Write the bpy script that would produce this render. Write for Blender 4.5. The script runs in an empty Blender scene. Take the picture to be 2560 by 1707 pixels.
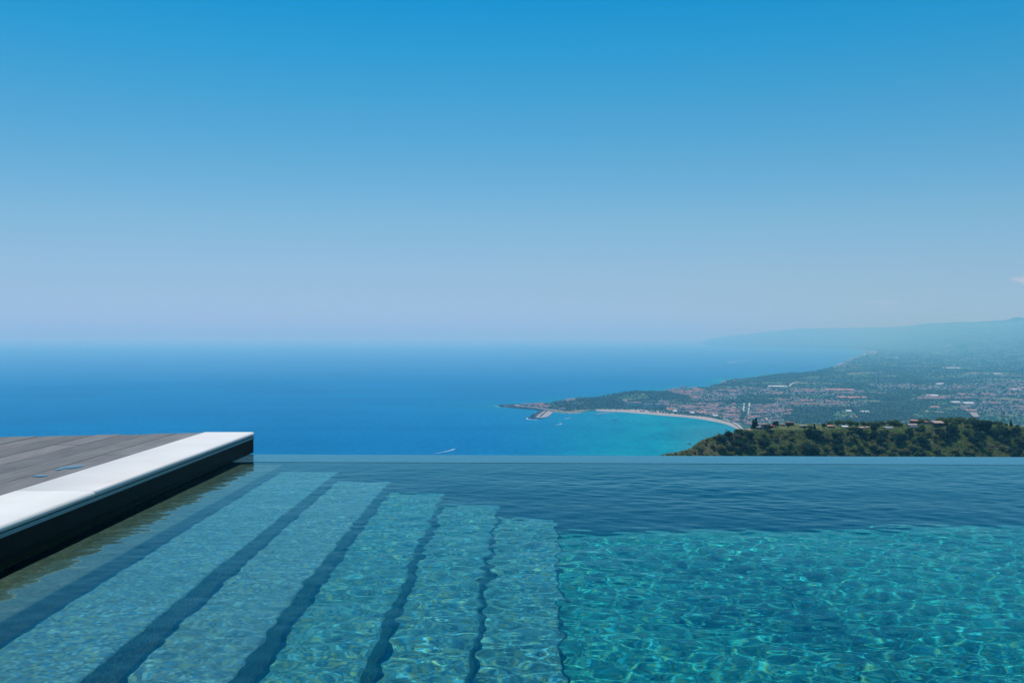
import bpy, bmesh, math, random
import numpy as np
from mathutils import Vector, Matrix, noise as mnoise

sc = bpy.context.scene
COL = sc.collection
rnd = random.Random(11)
rng = np.random.default_rng(7)
F = 35.0 / 36.0 * 2560.0        # focal length, in pixels of a 2560 px wide frame
HOR = 842.0                     # level line
CAMZ = 0.72                     # eye height above the pool water (z = 0)
SEA = -450.0


def at(px, py, z=SEA):
    Y = (CAMZ - z) * F / (py - HOR)
    return ((px - 1280.0) / F * Y, Y)


# ------------------------------------------------------------------ helpers
def link(o, parent=None):
    COL.objects.link(o)
    if parent is not None:
        o.parent = parent
    return o


def tag(o, label, cat, group=None, kind=None):
    if label: o['label'] = label
    if cat: o['category'] = cat
    if group: o['group'] = group
    if kind: o['kind'] = kind
    return o


def empty(name, loc=(0, 0, 0), rz=0.0):
    o = bpy.data.objects.new(name, None)
    o.location = loc
    o.rotation_euler = (0, 0, rz)
    return link(o)


def mesh_obj(name, v, f, mats, parent=None, smooth=False, fm=None):
    me = bpy.data.meshes.new(name)
    me.from_pydata([tuple(map(float, p)) for p in v], [], f)
    for m in (mats if isinstance(mats, (list, tuple)) else [mats]):
        me.materials.append(m)
    if fm is not None:
        me.polygons.foreach_set('material_index', fm)
    if smooth:
        me.polygons.foreach_set('use_smooth', [True] * len(me.polygons))
    me.update()
    return link(bpy.data.objects.new(name, me), parent)


def np_mesh(name, V, T, mats, col=None, smooth=False, attr='tint'):
    """big triangle / quad meshes straight from arrays"""
    me = bpy.data.meshes.new(name)
    n, k = T.shape
    me.vertices.add(len(V)); me.vertices.foreach_set('co', V.astype(np.float32).ravel())
    me.loops.add(n * k); me.loops.foreach_set('vertex_index', T.astype(np.int32).ravel())
    me.polygons.add(n)
    me.polygons.foreach_set('loop_start', np.arange(0, n * k, k, dtype=np.int32))
    me.polygons.foreach_set('loop_total', np.full(n, k, dtype=np.int32))
    for m in (mats if isinstance(mats, (list, tuple)) else [mats]):
        me.materials.append(m)
    if smooth:
        me.polygons.foreach_set('use_smooth', np.ones(n, dtype=bool))
    me.update(calc_edges=True)
    me.validate()
    if col is not None:
        a = me.attributes.new(attr, 'FLOAT_COLOR', 'POINT')
        c = np.ones((len(V), 4), np.float32); c[:, :3] = col
        a.data.foreach_set('color', c.ravel())
    return link(bpy.data.objects.new(name, me))


class MB:
    """collects shapes for ONE mesh"""
    def __init__(s): s.v, s.f, s.m = [], [], []
    def add(s, v, f, m=0):
        b = len(s.v); s.v += [tuple(p) for p in v]
        s.f += [tuple(b + i for i in q) for q in f]; s.m += [m] * len(f)
    def box(s, x0, x1, y0, y1, z0, z1, m=0):
        v = [(x, y, z) for z in (z0, z1) for y in (y0, y1) for x in (x0, x1)]
        s.add(v, [(0, 2, 3, 1), (4, 5, 7, 6), (0, 1, 5, 4), (2, 6, 7, 3), (0, 4, 6, 2), (1, 3, 7, 5)], m)
    def prism(s, pts, z0, z1, m=0):
        n = len(pts)
        v = [(p[0], p[1], z0) for p in pts] + [(p[0], p[1], z1) for p in pts]
        f = [tuple(range(n - 1, -1, -1)), tuple(range(n, 2 * n))]
        f += [(i, (i + 1) % n, n + (i + 1) % n, n + i) for i in range(n)]
        s.add(v, f, m)
    def tube(s, a, b, r0, r1, n=6, m=0):
        a, b = Vector(a), Vector(b); d = (b - a).normalized()
        u = d.orthogonal().normalized(); w = d.cross(u)
        v = []
        for c, r in ((a, r0), (b, r1)):
            v += [c + u * (r * math.cos(2 * math.pi * i / n)) + w * (r * math.sin(2 * math.pi * i / n)) for i in range(n)]
        s.add(v, [(i, (i + 1) % n, n + (i + 1) % n, n + i) for i in range(n)] + [tuple(range(n - 1, -1, -1)), tuple(range(n, 2 * n))], m)
    def hip(s, x0, x1, y0, y1, z, h, ov=0.4, m=0):
        x0 -= ov; x1 += ov; y0 -= ov; y1 += ov
        if x1 - x0 >= y1 - y0:
            k = (y1 - y0) / 2; r = [(x0 + k * .9, (y0 + y1) / 2, z + h), (x1 - k * .9, (y0 + y1) / 2, z + h)]
            f = [(0, 1, 5, 4), (1, 2, 5), (2, 3, 4, 5), (3, 0, 4), (3, 2, 1, 0)]
        else:
            k = (x1 - x0) / 2; r = [((x0 + x1) / 2, y0 + k * .9, z + h), ((x0 + x1) / 2, y1 - k * .9, z + h)]
            f = [(0, 1, 4), (1, 2, 5, 4), (2, 3, 5), (3, 0, 4, 5), (3, 2, 1, 0)]
        s.add([(x0, y0, z), (x1, y0, z), (x1, y1, z), (x0, y1, z)] + r, f, m)
    def gable(s, x0, x1, y0, y1, z, h, ov=0.3, m=0):
        x0 -= ov; x1 += ov; y0 -= ov; y1 += ov; ym = (y0 + y1) / 2
        s.add([(x0, y0, z), (x1, y0, z), (x1, y1, z), (x0, y1, z), (x0, ym, z + h), (x1, ym, z + h)],
              [(0, 1, 5, 4), (2, 3, 4, 5), (0, 4, 3), (1, 2, 5), (3, 2, 1, 0)], m)
    def build(s, name, mats, parent=None, smooth=False):
        return mesh_obj(name, s.v, s.f, mats, parent, smooth, s.m)


def copy_tree(o, parent=None):
    c = o.copy(); COL.objects.link(c)
    if parent is not None: c.parent = parent
    for ch in [q for q in bpy.data.objects if q.parent == o]:
        copy_tree(ch, c)
    return c


# ---------------------------------------------------------------- materials
class NT:
    def __init__(s, name):
        s.mat = bpy.data.materials.new(name); s.mat.use_nodes = True
        s.n, s.l = s.mat.node_tree.nodes, s.mat.node_tree.links
        s.b = s.n['Principled BSDF']; s.out = s.n['Material Output']
    def new(s, t, **kw):
        q = s.n.new(t)
        for k, v in kw.items(): setattr(q, k, v)
        return q
    def set(s, **kw):
        for k, v in kw.items():
            s.b.inputs[k.replace('_', ' ')].default_value = v
        return s
    def pos(s, scale=(1, 1, 1), obj=False):
        if obj:
            o = s.new('ShaderNodeTexCoord').outputs['Object']
        else:
            o = s.new('ShaderNodeNewGeometry').outputs['Position']
        m = s.new('ShaderNodeMapping'); m.inputs['Scale'].default_value = scale
        s.l.new(o, m.inputs['Vector']); return m.outputs[0]
    def noise(s, vec, scale=1, detail=4, rough=.55):
        q = s.new('ShaderNodeTexNoise'); q.inputs['Scale'].default_value = scale
        q.inputs['Detail'].default_value = detail; q.inputs['Roughness'].default_value = rough
        s.l.new(vec, q.inputs['Vector']); return q.outputs['Fac']
    def ramp(s, fac, stops):
        r = s.new('ShaderNodeValToRGB'); e = r.color_ramp.elements
        while len(e) < len(stops): e.new(.5)
        for i, (p, c) in enumerate(stops):
            e[i].position = p; e[i].color = (*c, 1) if len(c) == 3 else c
        s.l.new(fac, r.inputs[0]); return r.outputs[0]
    def mix(s, a, b, fac, mode='MIX'):
        m = s.new('ShaderNodeMix', data_type='RGBA', blend_type=mode)
        for sock, v in ((m.inputs[0], fac), (m.inputs[6], a), (m.inputs[7], b)):
            if isinstance(v, bpy.types.NodeSocket): s.l.new(v, sock)
            elif isinstance(v, (int, float)): sock.default_value = v
            else: sock.default_value = (*v, 1)
        return m.outputs[2]
    def base(s, c):
        if isinstance(c, bpy.types.NodeSocket): s.l.new(c, s.b.inputs['Base Color'])
        else: s.b.inputs['Base Color'].default_value = (*c, 1)
    def bump(s, h, strength=.3, dist=.01):
        q = s.new('ShaderNodeBump'); q.inputs['Strength'].default_value = strength; q.inputs['Distance'].default_value = dist
        s.l.new(h, q.inputs['Height']); s.l.new(q.outputs[0], s.b.inputs['Normal']); return q


def plain(name, c, rough=.8, var=.25, scale=.6, spec=.3):
    t = NT(name)
    f = t.noise(t.pos(), scale, 5)
    t.base(t.mix(tuple(x * (1 - var) for x in c), tuple(min(1, x * (1 + var)) for x in c), f))
    t.set(Roughness=rough, Specular_IOR_Level=spec)
    return t.mat


def mosaic(name, cols, stain, size=.0105, spec=.2):
    """small square mosaic, each piece one random palette colour"""
    t = NT(name)
    p = t.pos()
    sn = t.new('ShaderNodeVectorMath', operation='SNAP'); sn.inputs[1].default_value = (size, size, size)
    t.l.new(p, sn.inputs[0])
    wn = t.new('ShaderNodeTexWhiteNoise'); t.l.new(sn.outputs[0], wn.inputs['Vector'])
    k = len(cols)
    c = t.ramp(wn.outputs['Value'], [((i + .5) / k, q) for i, q in enumerate(cols)])
    big = t.noise(p, 2.2, 5, .6)
    c = t.mix(c, stain, t.ramp(big, [(.42, (0, 0, 0)), (.75, (.6, .6, .6))]))
    fine = t.noise(p, 24, 3, .6)
    c = t.mix(c, t.ramp(fine, [(.3, (.78, .78, .78)), (.7, (1.2, 1.2, 1.2))]), 1.0, 'MULTIPLY')
    t.base(c); t.set(Roughness=.75, Specular_IOR_Level=spec)
    return t.mat


M = {}
M['shelf'] = mosaic('shelf stone', [(.42, .16, .095), (.56, .21, .12), (.34, .14, .085), (.62, .22, .12)], (.26, .11, .065))
M['step'] = mosaic('step mosaic', [(.26, .22, .24), (.60, .34, .26), (.20, .31, .42), (.44, .34, .33), (.80, .46, .24), (.40, .31, .29), (.75, .57, .50)], (.38, .28, .24))  # orange, blue and pale pieces paint in the glints of colour-split light
M['deepstep'] = mosaic('deep step mosaic', [(.10, .19, .18), (.34, .30, .20), (.05, .23, .34), (.16, .29, .28), (.85, .52, .20), (.16, .25, .20), (.40, .54, .52)], (.15, .24, .21))  # less red stands in for light lost in deeper water; gold and blue are painted glints
M['basin'] = mosaic('basin mosaic', [(.01, .19, .15), (.05, .33, .23), (.005, .20, .25), (.03, .28, .24), (.40, .44, .16), (.02, .23, .18), (.14, .56, .48)], (.02, .22, .18))  # green puts the water's light absorption into the tiles; bright flecks are painted glints
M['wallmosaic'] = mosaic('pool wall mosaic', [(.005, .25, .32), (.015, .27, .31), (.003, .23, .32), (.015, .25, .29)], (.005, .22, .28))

t = NT('pool water')
t.n.remove(t.b)
rf = t.new('ShaderNodeBsdfRefraction'); rf.inputs['Color'].default_value = (.43, .91, .975, 1); rf.inputs['Roughness'].default_value = 0; rf.inputs['IOR'].default_value = 1.333
gl = t.new('ShaderNodeBsdfGlossy'); gl.inputs['Color'].default_value = (.48, .92, 1, 1); gl.inputs['Roughness'].default_value = 0
fr = t.new('ShaderNodeFresnel'); fr.inputs['IOR'].default_value = 1.333
mx = t.new('ShaderNodeMixShader'); t.l.new(fr.outputs[0], mx.inputs[0]); t.l.new(rf.outputs[0], mx.inputs[1]); t.l.new(gl.outputs[0], mx.inputs[2])
t.l.new(mx.outputs[0], t.out.inputs[0])
M['water'] = t.mat

t = NT('wet weir stone')
t.n.remove(t.b)
p = t.pos((1, 1, 1))
f = t.noise(p, 9, 6, .65)
df = t.new('ShaderNodeBsdfDiffuse'); t.l.new(t.ramp(f, [(.3, (.025, .085, .12)), (.7, (.055, .125, .16))]), df.inputs[0])
gl = t.new('ShaderNodeBsdfGlossy'); gl.inputs['Color'].default_value = (.50, .93, 1, 1)
r = t.noise(t.pos((1.2, 9, 1)), 4, 4)
t.l.new(t.ramp(r, [(.35, (.08,) * 3), (.7, (.22,) * 3)]), gl.inputs['Roughness'])
fr = t.new('ShaderNodeFresnel'); fr.inputs['IOR'].default_value = 1.38
q = t.new('ShaderNodeBump'); q.inputs['Strength'].default_value = .1; q.inputs['Distance'].default_value = .003
t.l.new(f, q.inputs['Height'])
for z_ in (df, gl, fr): t.l.new(q.outputs[0], z_.inputs['Normal'])
mx = t.new('ShaderNodeMixShader'); t.l.new(fr.outputs[0], mx.inputs[0]); t.l.new(df.outputs[0], mx.inputs[1]); t.l.new(gl.outputs[0], mx.inputs[2])
t.l.new(mx.outputs[0], t.out.inputs[0])
M['weir'] = t.mat

t = NT('white limestone')
p = t.pos()
c = t.ramp(t.noise(p, 3, 7, .6), [(.3, (.70, .655, .585)), (.7, (.79, .745, .675))])
st = t.noise(t.pos((1, .35, 1)), 7, 8, .7)
c = t.mix(c, (.50, .42, .34), t.ramp(st, [(.60, (0, 0, 0)), (.82, (.5, .5, .5))]))
wet = t.noise(t.pos((1, .5, 1)), 1.6, 6, .7)
c = t.mix(c, (.60, .60, .60), t.ramp(wet, [(.60, (0, 0, 0)), (.64, (.4, .4, .4))]))
t.base(c); t.set(Roughness=.55, Specular_IOR_Level=.35)
t.bump(t.noise(p, 60, 4), .12, .002)
M['stone'] = t.mat

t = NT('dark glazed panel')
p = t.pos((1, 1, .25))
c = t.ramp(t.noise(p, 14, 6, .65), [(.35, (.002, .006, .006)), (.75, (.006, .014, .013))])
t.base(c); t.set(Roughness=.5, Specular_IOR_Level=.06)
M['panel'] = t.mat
M['ledge'] = plain('grey green ledge stone', (.30, .36, .33), .6, .2, 20)
M['dark'] = plain('shade toned concrete', (.02, .024, .022), .8, .3, 5)  # near-black: shade of the overflow slot and recess put into the colour

t = NT('weathered deck wood')
at_ = t.new('ShaderNodeAttribute', attribute_name='tint')
g = t.noise(t.pos((26, 1.2, 26)), 3, 8, .7)
g2 = t.noise(t.pos((3, 1.1, 3)), 2, 5, .6)
c = t.ramp(g, [(.25, (.085, .082, .078)), (.5, (.150, .146, .138)), (.8, (.235, .228, .21))])
c = t.mix(c, t.ramp(g2, [(.3, (.82, .8, .82)), (.7, (1.15, 1.15, 1.12))]), 1.0, 'MULTIPLY')
c = t.mix(c, at_.outputs['Color'], 1.0, 'MULTIPLY')
t.base(c); t.set(Roughness=.7, Specular_IOR_Level=.35)
t.bump(g, .35, .003)
M['deck'] = t.mat

t = NT('puddle water')
t.base((.05, .06, .07)); t.set(Roughness=.03, Specular_IOR_Level=.6)
M['puddle'] = t.mat

# -------------------------------------------------------------- pool geometry
def under(px, py, D):
    """point on a bottom at depth D under the still water seen at this pixel"""
    Y = CAMZ * F / (py - HOR); X = (px - 1280) / F * Y
    r = math.hypot(X, Y); s = r / math.hypot(r, CAMZ) / 1.333
    off = D * s / math.sqrt(1 - s * s)
    return X * (r + off) / r, Y * (r + off) / r


def yw(x):          # inner face of the infinity edge
    return 5.7186 - .0295 * (x + 1.4961)


def yo(x):          # outer face
    return 6.1033 - .0295 * (x + 1.5961)


XL, XP, XB, XR, YN = -1.5507, -1.6211, -1.9288, 6.0, -3.0
CT = .1235          # coping top above the water
DEP = [0.0644, 0.2682, 0.4999, 0.7381, 0.9569, 1.1651, 1.3517]
EDG = [((707, 1162), (0, 1556)), ((838, 1186), (196, 1707)), ((969, 1210), (581, 1694)),
       ((1108, 1235), (904, 1694)), ((1241, 1268), (1168, 1694)), ((1388, 1297), (1410, 1694))]
lines = []
for D, (pf, pn) in zip(DEP, EDG):
    a, b = under(*pf, D), under(*pn, D)
    k = (a[0] - b[0]) / (a[1] - b[1])
    lines.append((b[0] - k * b[1], k))
ex = lambda i, y: lines[i][0] + lines[i][1] * y

steps = tag(empty('pool_steps', (-.8, 2.2, -.8)), 'wide mosaic steps under the water going down from the dark side wall', 'pool steps')
Minv = Matrix.Translation(-steps.location)
for i in range(6):
    D = DEP[i]
    def xl(y): return XL if i == 0 else ex(i - 1, y)
    ys = np.linspace(YN, 1, 36)
    b = MB()
    NS = 40
    v = []; zb = -DEP[i + 1] - .02
    for j in range(NS + 1):
        tt = j / NS
        y_ = YN + (yw(-1) + .004 - YN) * tt
        xa, xb = xl(y_) + (.0 if i == 0 else -.03), ex(i, y_)
        ylim = y_
        v += [(xa, ylim, -D), (xb - .006, ylim, -D), (xb, ylim, -D - .006), (xb, ylim, zb), (xa, ylim, zb)]
    f = []
    for j in range(NS):
        o = j * 5
        for k in range(5):
            k2 = (k + 1) % 5
            f.append((o + k, o + k2, o + 5 + k2, o + 5 + k))
    f += [(4, 3, 2, 1, 0), tuple(NS * 5 + k for k in range(5))]
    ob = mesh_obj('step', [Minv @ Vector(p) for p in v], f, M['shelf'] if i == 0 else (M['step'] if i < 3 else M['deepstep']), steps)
    bm = bmesh.new(); bm.from_mesh(ob.data); bmesh.ops.recalc_face_normals(bm, faces=bm.faces); bm.to_mesh(ob.data); bm.free()
    ob.cycles.is_caustics_receiver = True

fz = lambda x: -DEP[6] + .018 * x      # the floor rises a little to the right
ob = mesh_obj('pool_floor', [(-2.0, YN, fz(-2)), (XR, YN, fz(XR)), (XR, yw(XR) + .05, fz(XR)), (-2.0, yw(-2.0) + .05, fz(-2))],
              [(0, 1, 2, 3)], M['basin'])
ob['kind'] = 'structure'; ob.cycles.is_caustics_receiver = True

# infinity edge: a real wall, wet stone on top
WT = .002
b = MB()
xs = np.linspace(-2.3, XR, 30)
v, f = [], []
for x in xs:
    v += [(x, yw(x), -1.8), (x, yw(x), WT - .006), (x, yw(x) + .006, WT), (x, yo(x) - .012, WT), (x, yo(x), WT - .012), (x, yo(x), -4.5)]
for j in range(len(xs) - 1):
    o = j * 6
    for k in range(5):
        f.append((o + k, o + 6 + k, o + 7 + k, o + 1 + k))
fm = []
for q in f:
    k = min(q) % 6
    fm.append(1 if k == 0 else 0)
edge = mesh_obj('pool_edge', v, f, [M['weir'], M['wallmosaic']], None, False, fm)
bm = bmesh.new(); bm.from_mesh(edge.data); bmesh.ops.recalc_face_normals(bm, faces=bm.faces); bm.to_mesh(edge.data); bm.free()
edge.cycles.is_caustics_receiver = True
tag(edge, 'long wet stone overflow edge of the infinity pool, pale with sky reflection', 'pool edge')

# pool water: a closed body with a rippled top
def waves(X, Y):
    r = np.random.default_rng(21)
    Z = np.zeros_like(X)
    calm = 0.42 + .44 / (1 + np.exp(-(X + .25) * 2.1))
    bands = [(16, .034, .055, .013), (26, .055, .098, .025), (24, .098, .21, .024), (10, .28, .8, .013)]
    for n, l0, l1, s in bands:
        for i in range(n):
            lam = math.exp(r.uniform(math.log(l0), math.log(l1))); k = 2 * math.pi / lam
            a = r.normal(math.pi / 2, .75) if r.random() < .6 else r.uniform(0, 2 * math.pi)
            A = s * math.sqrt(2 / n) / k
            ph = r.uniform(0, 6.28)
            wob = .35 * np.sin(X * r.uniform(.8, 2.5) + Y * r.uniform(.8, 2.5) + r.uniform(0, 6.28))
            env = .75 + .5 * np.sin(X * r.uniform(.5, 1.6) + r.uniform(0, 6.28)) * np.sin(Y * r.uniform(.5, 1.6) + r.uniform(0, 6.28))
            Z = Z + A * env * np.sin(k * (X * math.cos(a) + Y * math.sin(a)) + ph + wob)
    # a radial ripple train spreading from the right of the pool
    R = np.hypot(X - 3.3, Y - 4.1)
    Z = Z + .0007 * np.sin(2 * math.pi * R / .12) * np.exp(-((R - .8) / .8) ** 2)
    patch = 1.0 + .27 * np.sin(X * 1.9 + 1.2 * np.sin(Y * 1.4)) * np.sin(Y * 1.6 + 1.1 * np.sin(X * 1.3 + 1)) + .18 * np.sin(X * 4.1 + Y * 2.3)
    return Z * calm * np.clip(patch, .4, 1.5)


gx = np.concatenate([np.arange(XP - .009, 3.4, .0105), np.arange(3.4, XR - .01, .05)])
gt = np.concatenate([np.arange(YN, 1.7, .05), np.arange(1.7, 5.7253, .0115)])
gt = (gt - gt[0]) / (gt[-1] - gt[0])
GX, GT = np.meshgrid(gx, gt)
GY = YN + (yw(GX) + .006 - YN) * GT
GZ = waves(GX, GY)
GZ = np.minimum(GZ, .0035) * np.clip((1 - GT) * 8.7 / .35, .25, 1) + .0008
ny, nx = GX.shape
idx = np.arange(ny * nx).reshape(ny, nx)
V = np.stack([GX, GY, GZ], -1).reshape(-1, 3).tolist()
Fc = np.stack([idx[:-1, :-1], idx[:-1, 1:], idx[1:, 1:], idx[1:, :-1]], -1).reshape(-1, 4).tolist()
c0 = len(V)
V += [(gx[0], YN, -1.7), (gx[-1], YN, -1.7), (gx[-1], yw(gx[-1]) + .006, -1.7), (gx[0], yw(gx[0]) + .006, -1.7)]
Fc += [(c0, c0 + 3, c0 + 2, c0 + 1),
       (c0, c0 + 1, *idx[0, ::-1].tolist()), (c0 + 1, c0 + 2, *idx[::-1, -1].tolist()),
       (c0 + 2, c0 + 3, *idx[-1, :].tolist()), (c0 + 3, c0, *idx[:, 0].tolist())]
water = mesh_obj('pool_water', V, Fc, M['water'], None, True)
sm = [True] * (len(Fc) - 5) + [False] * 5
water.data.polygons.foreach_set('use_smooth', sm)
water['kind'] = 'structure'
water.cycles.is_caustics_caster = True

# side wall under the coping: dark panel, ledge, recess behind
side = tag(empty('pool_side_wall', (XP, 1.5, 0)), 'black glazed pool side wall standing in the water under the white coping', 'pool wall')
YE = 6.2558
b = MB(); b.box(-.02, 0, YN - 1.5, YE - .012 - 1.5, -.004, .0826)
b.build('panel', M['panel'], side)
b = MB(); b.box(-.004, .003, YN - 1.5, YE - .014 - 1.5, .0106, .0146)
b.build('bottom_trim', M['panel'], side)
b = MB(); b.box(-.285, .003, YN - 1.5, YE - .008 - 1.5, .083, .0958)
b.build('ledge', M['ledge'], side)
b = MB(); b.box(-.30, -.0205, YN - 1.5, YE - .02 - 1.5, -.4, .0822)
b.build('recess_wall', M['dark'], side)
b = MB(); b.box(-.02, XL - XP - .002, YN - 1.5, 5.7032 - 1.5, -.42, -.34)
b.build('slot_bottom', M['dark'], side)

# coping stones
def coping_profile(x0, x1, z0, z1, r):
    pts = [(x0, z0), (x0, z1 - .003), (x0 + .003, z1)]
    cz, cx = (z0 + z1) / 2, x1 - (z1 - z0) / 2
    rr = (z1 - z0) / 2
    for k in range(9):
        a = math.pi / 2 - math.pi * k / 8
        pts.append((cx + rr * math.cos(a) * 1.0, cz + rr * math.sin(a)))
    return pts


def coping(y0, y1, label, end=False):
    pass
    me_v, me_f = [], []
    prof = coping_profile(-.152, .159, 0, .0261, .015)
    n = len(prof); L = (y1 - y0) / 2
    sec = [(-L, .0015), (-L + .002, 0)] + ([(L - .010, 0), (L - .003, .003), (L, .010)] if end else [(L - .002, 0), (L, .0015)])
    for (yy, ins) in sec:
        for (x, z) in prof:
            sx = x - ins if x > 0 else x + ins
            me_v.append((sx, yy, z - ins if z > .013 else z))
    for s in range(len(sec) - 1):
        for k in range(n):
            me_f.append((s * n + k, s * n + (k + 1) % n, (s + 1) * n + (k + 1) % n, (s + 1) * n + k))
    me_f += [tuple(range(n)), tuple(range((len(sec) - 1) * n + n - 1, (len(sec) - 1) * n - 1, -1))]
    me = bpy.data.meshes.new('coping_stone'); me.from_pydata(me_v, [], me_f); me.materials.append(M['stone'])
    bm = bmesh.new(); bm.from_mesh(me); bmesh.ops.recalc_face_normals(bm, faces=bm.faces); bm.to_mesh(me); bm.free()
    for p_ in me.polygons: p_.use_smooth = len(p_.vertices) == 4 and abs(p_.normal.y) < .4
    ob = bpy.data.objects.new('coping_stone', me); ob.location = (XP - .155, (y0 + y1) / 2, .0974)
    link(ob); tag(ob, label, 'coping stone', 'white coping stones along the pool side')
    return ob


YJ = (CAMZ - CT) * F / (1226.0 - HOR)
coping(YJ + .002, YE, 'long white coping stone with rounded edge running out to the corner over the pool edge', True)
coping(YJ - 2.3, YJ - .002, 'white coping stone nearest the viewer, cut off by the left picture edge')
coping(YN, YJ - 2.304, 'white coping stone farther back along the pool side, behind the nearest one')
b = MB(); b.box(-.30, -.010, YJ - .003 - 1.5, YJ + .003 - 1.5, .097, .1217)
ob = b.build('grout_joint', plain('grout', (.42, .36, .28), .9, .2, 30), side)

# deck
DZ = .119
v, f, tint = [], [], []
x = XB - .006; k = 0
prng = random.Random(5)
while x > -5.6:
    w = .150
    segs = []
    yend = lambda X: 6.2392 + .226 * (X + 1.9326)
    cuts = [YN]
    if k == 0: cuts += [(CAMZ - DZ) * F / (1137.0 - HOR)]
    elif k == 3: cuts += [(CAMZ - DZ) * F / (1112.0 - HOR)]
    elif k == 6: cuts += [(CAMZ - DZ) * F / (1114.5 - HOR)]
    elif k % 2: cuts += [1.2 + .37 * (k % 5)]
    else: cuts += [.4 + .5 * (k % 3)]
    cuts.append(None)
    for a, c in zip(cuts[:-1], cuts[1:]):
        tv = prng.uniform(.76, 1.16); cc = (tv * prng.uniform(.97, 1.04), tv, tv * prng.uniform(.97, 1.03))
        n0 = len(v)
        ya = a + .0025; j = prng.uniform(-.012, .012)
        yb0 = (yend(x) + j) if c is None else c - .0025; yb1 = (yend(x - w) + j) if c is None else c - .0025
        bev = .004; dz = prng.uniform(-.0015, .0015)
        for zz, ins in ((DZ - .03, 0), (DZ - bev + dz, 0), (DZ + dz, bev)):
            v += [(x - ins, ya + ins, zz), (x - ins, yb0 - ins, zz), (x - w + ins, yb1 - ins, zz), (x - w + ins, ya + ins, zz)]
        for lv in (0, 4):
            for q in range(4):
                f.append((n0 + lv + q, n0 + lv + (q + 1) % 4, n0 + lv + 4 + (q + 1) % 4, n0 + lv + 4 + q))
        f.append((n0 + 8, n0 + 9, n0 + 10, n0 + 11))
        tint += [cc] * 12
    x -= w + (.0065 if k % 2 else .0045); k += 1
deck = mesh_obj('wooden_deck', v, f, M['deck'])
bm = bmesh.new(); bm.from_mesh(deck.data); bmesh.ops.recalc_face_normals(bm, faces=bm.faces); bm.to_mesh(deck.data); bm.free()
a = deck.data.attributes.new('tint', 'FLOAT_COLOR', 'POINT')
a.data.foreach_set('color', np.array([(*c, 1) for c in tint], np.float32).ravel())
tag(deck, 'weathered grey wooden plank deck behind the white coping', 'deck')
b = MB()
b.prism([(XB - .004, YN), (XB - .004, 6.15), (-5.6, 5.3), (-5.6, YN)], -4.4, DZ - .032)
ob = b.build('terrace_base', M['dark']); ob['kind'] = 'structure'

def puddle(pts, label):
    w = [((px - 1280) / F * ((CAMZ - DZ) * F / (py - HOR)), (CAMZ - DZ) * F / (py - HOR)) for px, py in pts]
    cx, cy = sum(p[0] for p in w) / len(w), sum(p[1] for p in w) / len(w)
    n = len(w)
    v = [(0, 0, .0026)] + [((p[0] - cx) * .8, (p[1] - cy) * .8, .0024) for p in w] + [(p[0] - cx, p[1] - cy, .0012) for p in w]
    f = [(0, 1 + i, 1 + (i + 1) % n) for i in range(n)] + [(1 + i, 1 + n + i, 1 + n + (i + 1) % n, 1 + (i + 1) % n) for i in range(n)]
    o = mesh_obj('puddle', v, f, M['puddle'], None, True); o.location = (cx, cy, DZ + .0006)
    bm = bmesh.new(); bm.from_mesh(o.data); bmesh.ops.recalc_face_normals(bm, faces=bm.faces); bm.to_mesh(o.data); bm.free()
    tag(o, label, 'puddle', 'puddles on the deck')


def blob(cx, cy, rx, ry, n=12, seed=1, tilt=0):
    r = random.Random(seed); out = []
    for i in range(n):
        a = 2 * math.pi * i / n; q = r.uniform(.75, 1.15)
        out.append((cx + rx * q * math.cos(a), cy - ry * q * math.sin(a) - tilt * rx * math.cos(a)))
    return out


puddle(blob(184, 1167.5, 33, 5.0, 14, 4, .09), 'largest blue puddle on the deck board next to the coping')
puddle(blob(147, 1174, 12, 2.6, 10, 6, .12), 'smallest puddle, close beside the largest one on the deck board')
puddle(blob(101, 1190.5, 22, 3.2, 12, 9, .02), 'thin puddle on the deck board nearest the left picture edge')

# ------------------------------------------------------------------ landscape
COAST = [(1253.8, 1013), (1282, 1012.5), (1298, 1012), (1319, 1009.5), (1342, 1009), (1367, 1007.5), (1391, 1004.5), (1421, 999),
         (1437, 997), (1484, 996), (1528, 992), (1554, 988), (1597, 985), (1618, 983), (1650, 981), (1660, 975), (1672, 973.5), (1698, 973),
         (1730, 971), (1770, 966), (1800, 958.8), (1810, 951), (1834, 948.6), (1892, 943.5), (1922, 939), (1970, 933), (1996, 934), (2038, 928),
         (2079, 918), (2116, 902.7), (2140, 890.8), (2165.6, 883), (2182.6, 880.6), (2157, 875.5), (2131, 873), (2106, 871.8), (1977, 869.6),
         (1902, 868), (1830, 866.5), (1790, 863), (1765, 859.5), (1770, 857), (1800, 855.5), (2900, 855.5), (2900, 1165), (1700, 1165),
         (1740, 1135), (1800, 1110), (1832, 1095), (1846, 1085), (1848, 1078), (1844, 1072.5), (1833.5, 1066), (1817.6, 1059.7), (1796, 1054.4), (1764, 1048.6),
         (1732.5, 1043.8), (1703, 1041.3), (1660.7, 1038), (1607.6, 1033.3), (1565, 1030), (1543.8, 1028), (1490, 1026.4), (1458, 1029), (1437, 1032),
         (1420.7, 1032), (1402.6, 1030.6), (1388.8, 1030.6), (1372.9, 1026.9), (1346, 1023.7), (1325, 1020.5), (1288, 1018.4), (1259, 1016.8)]
CW = np.array([at(*p) for p in COAST])


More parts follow.
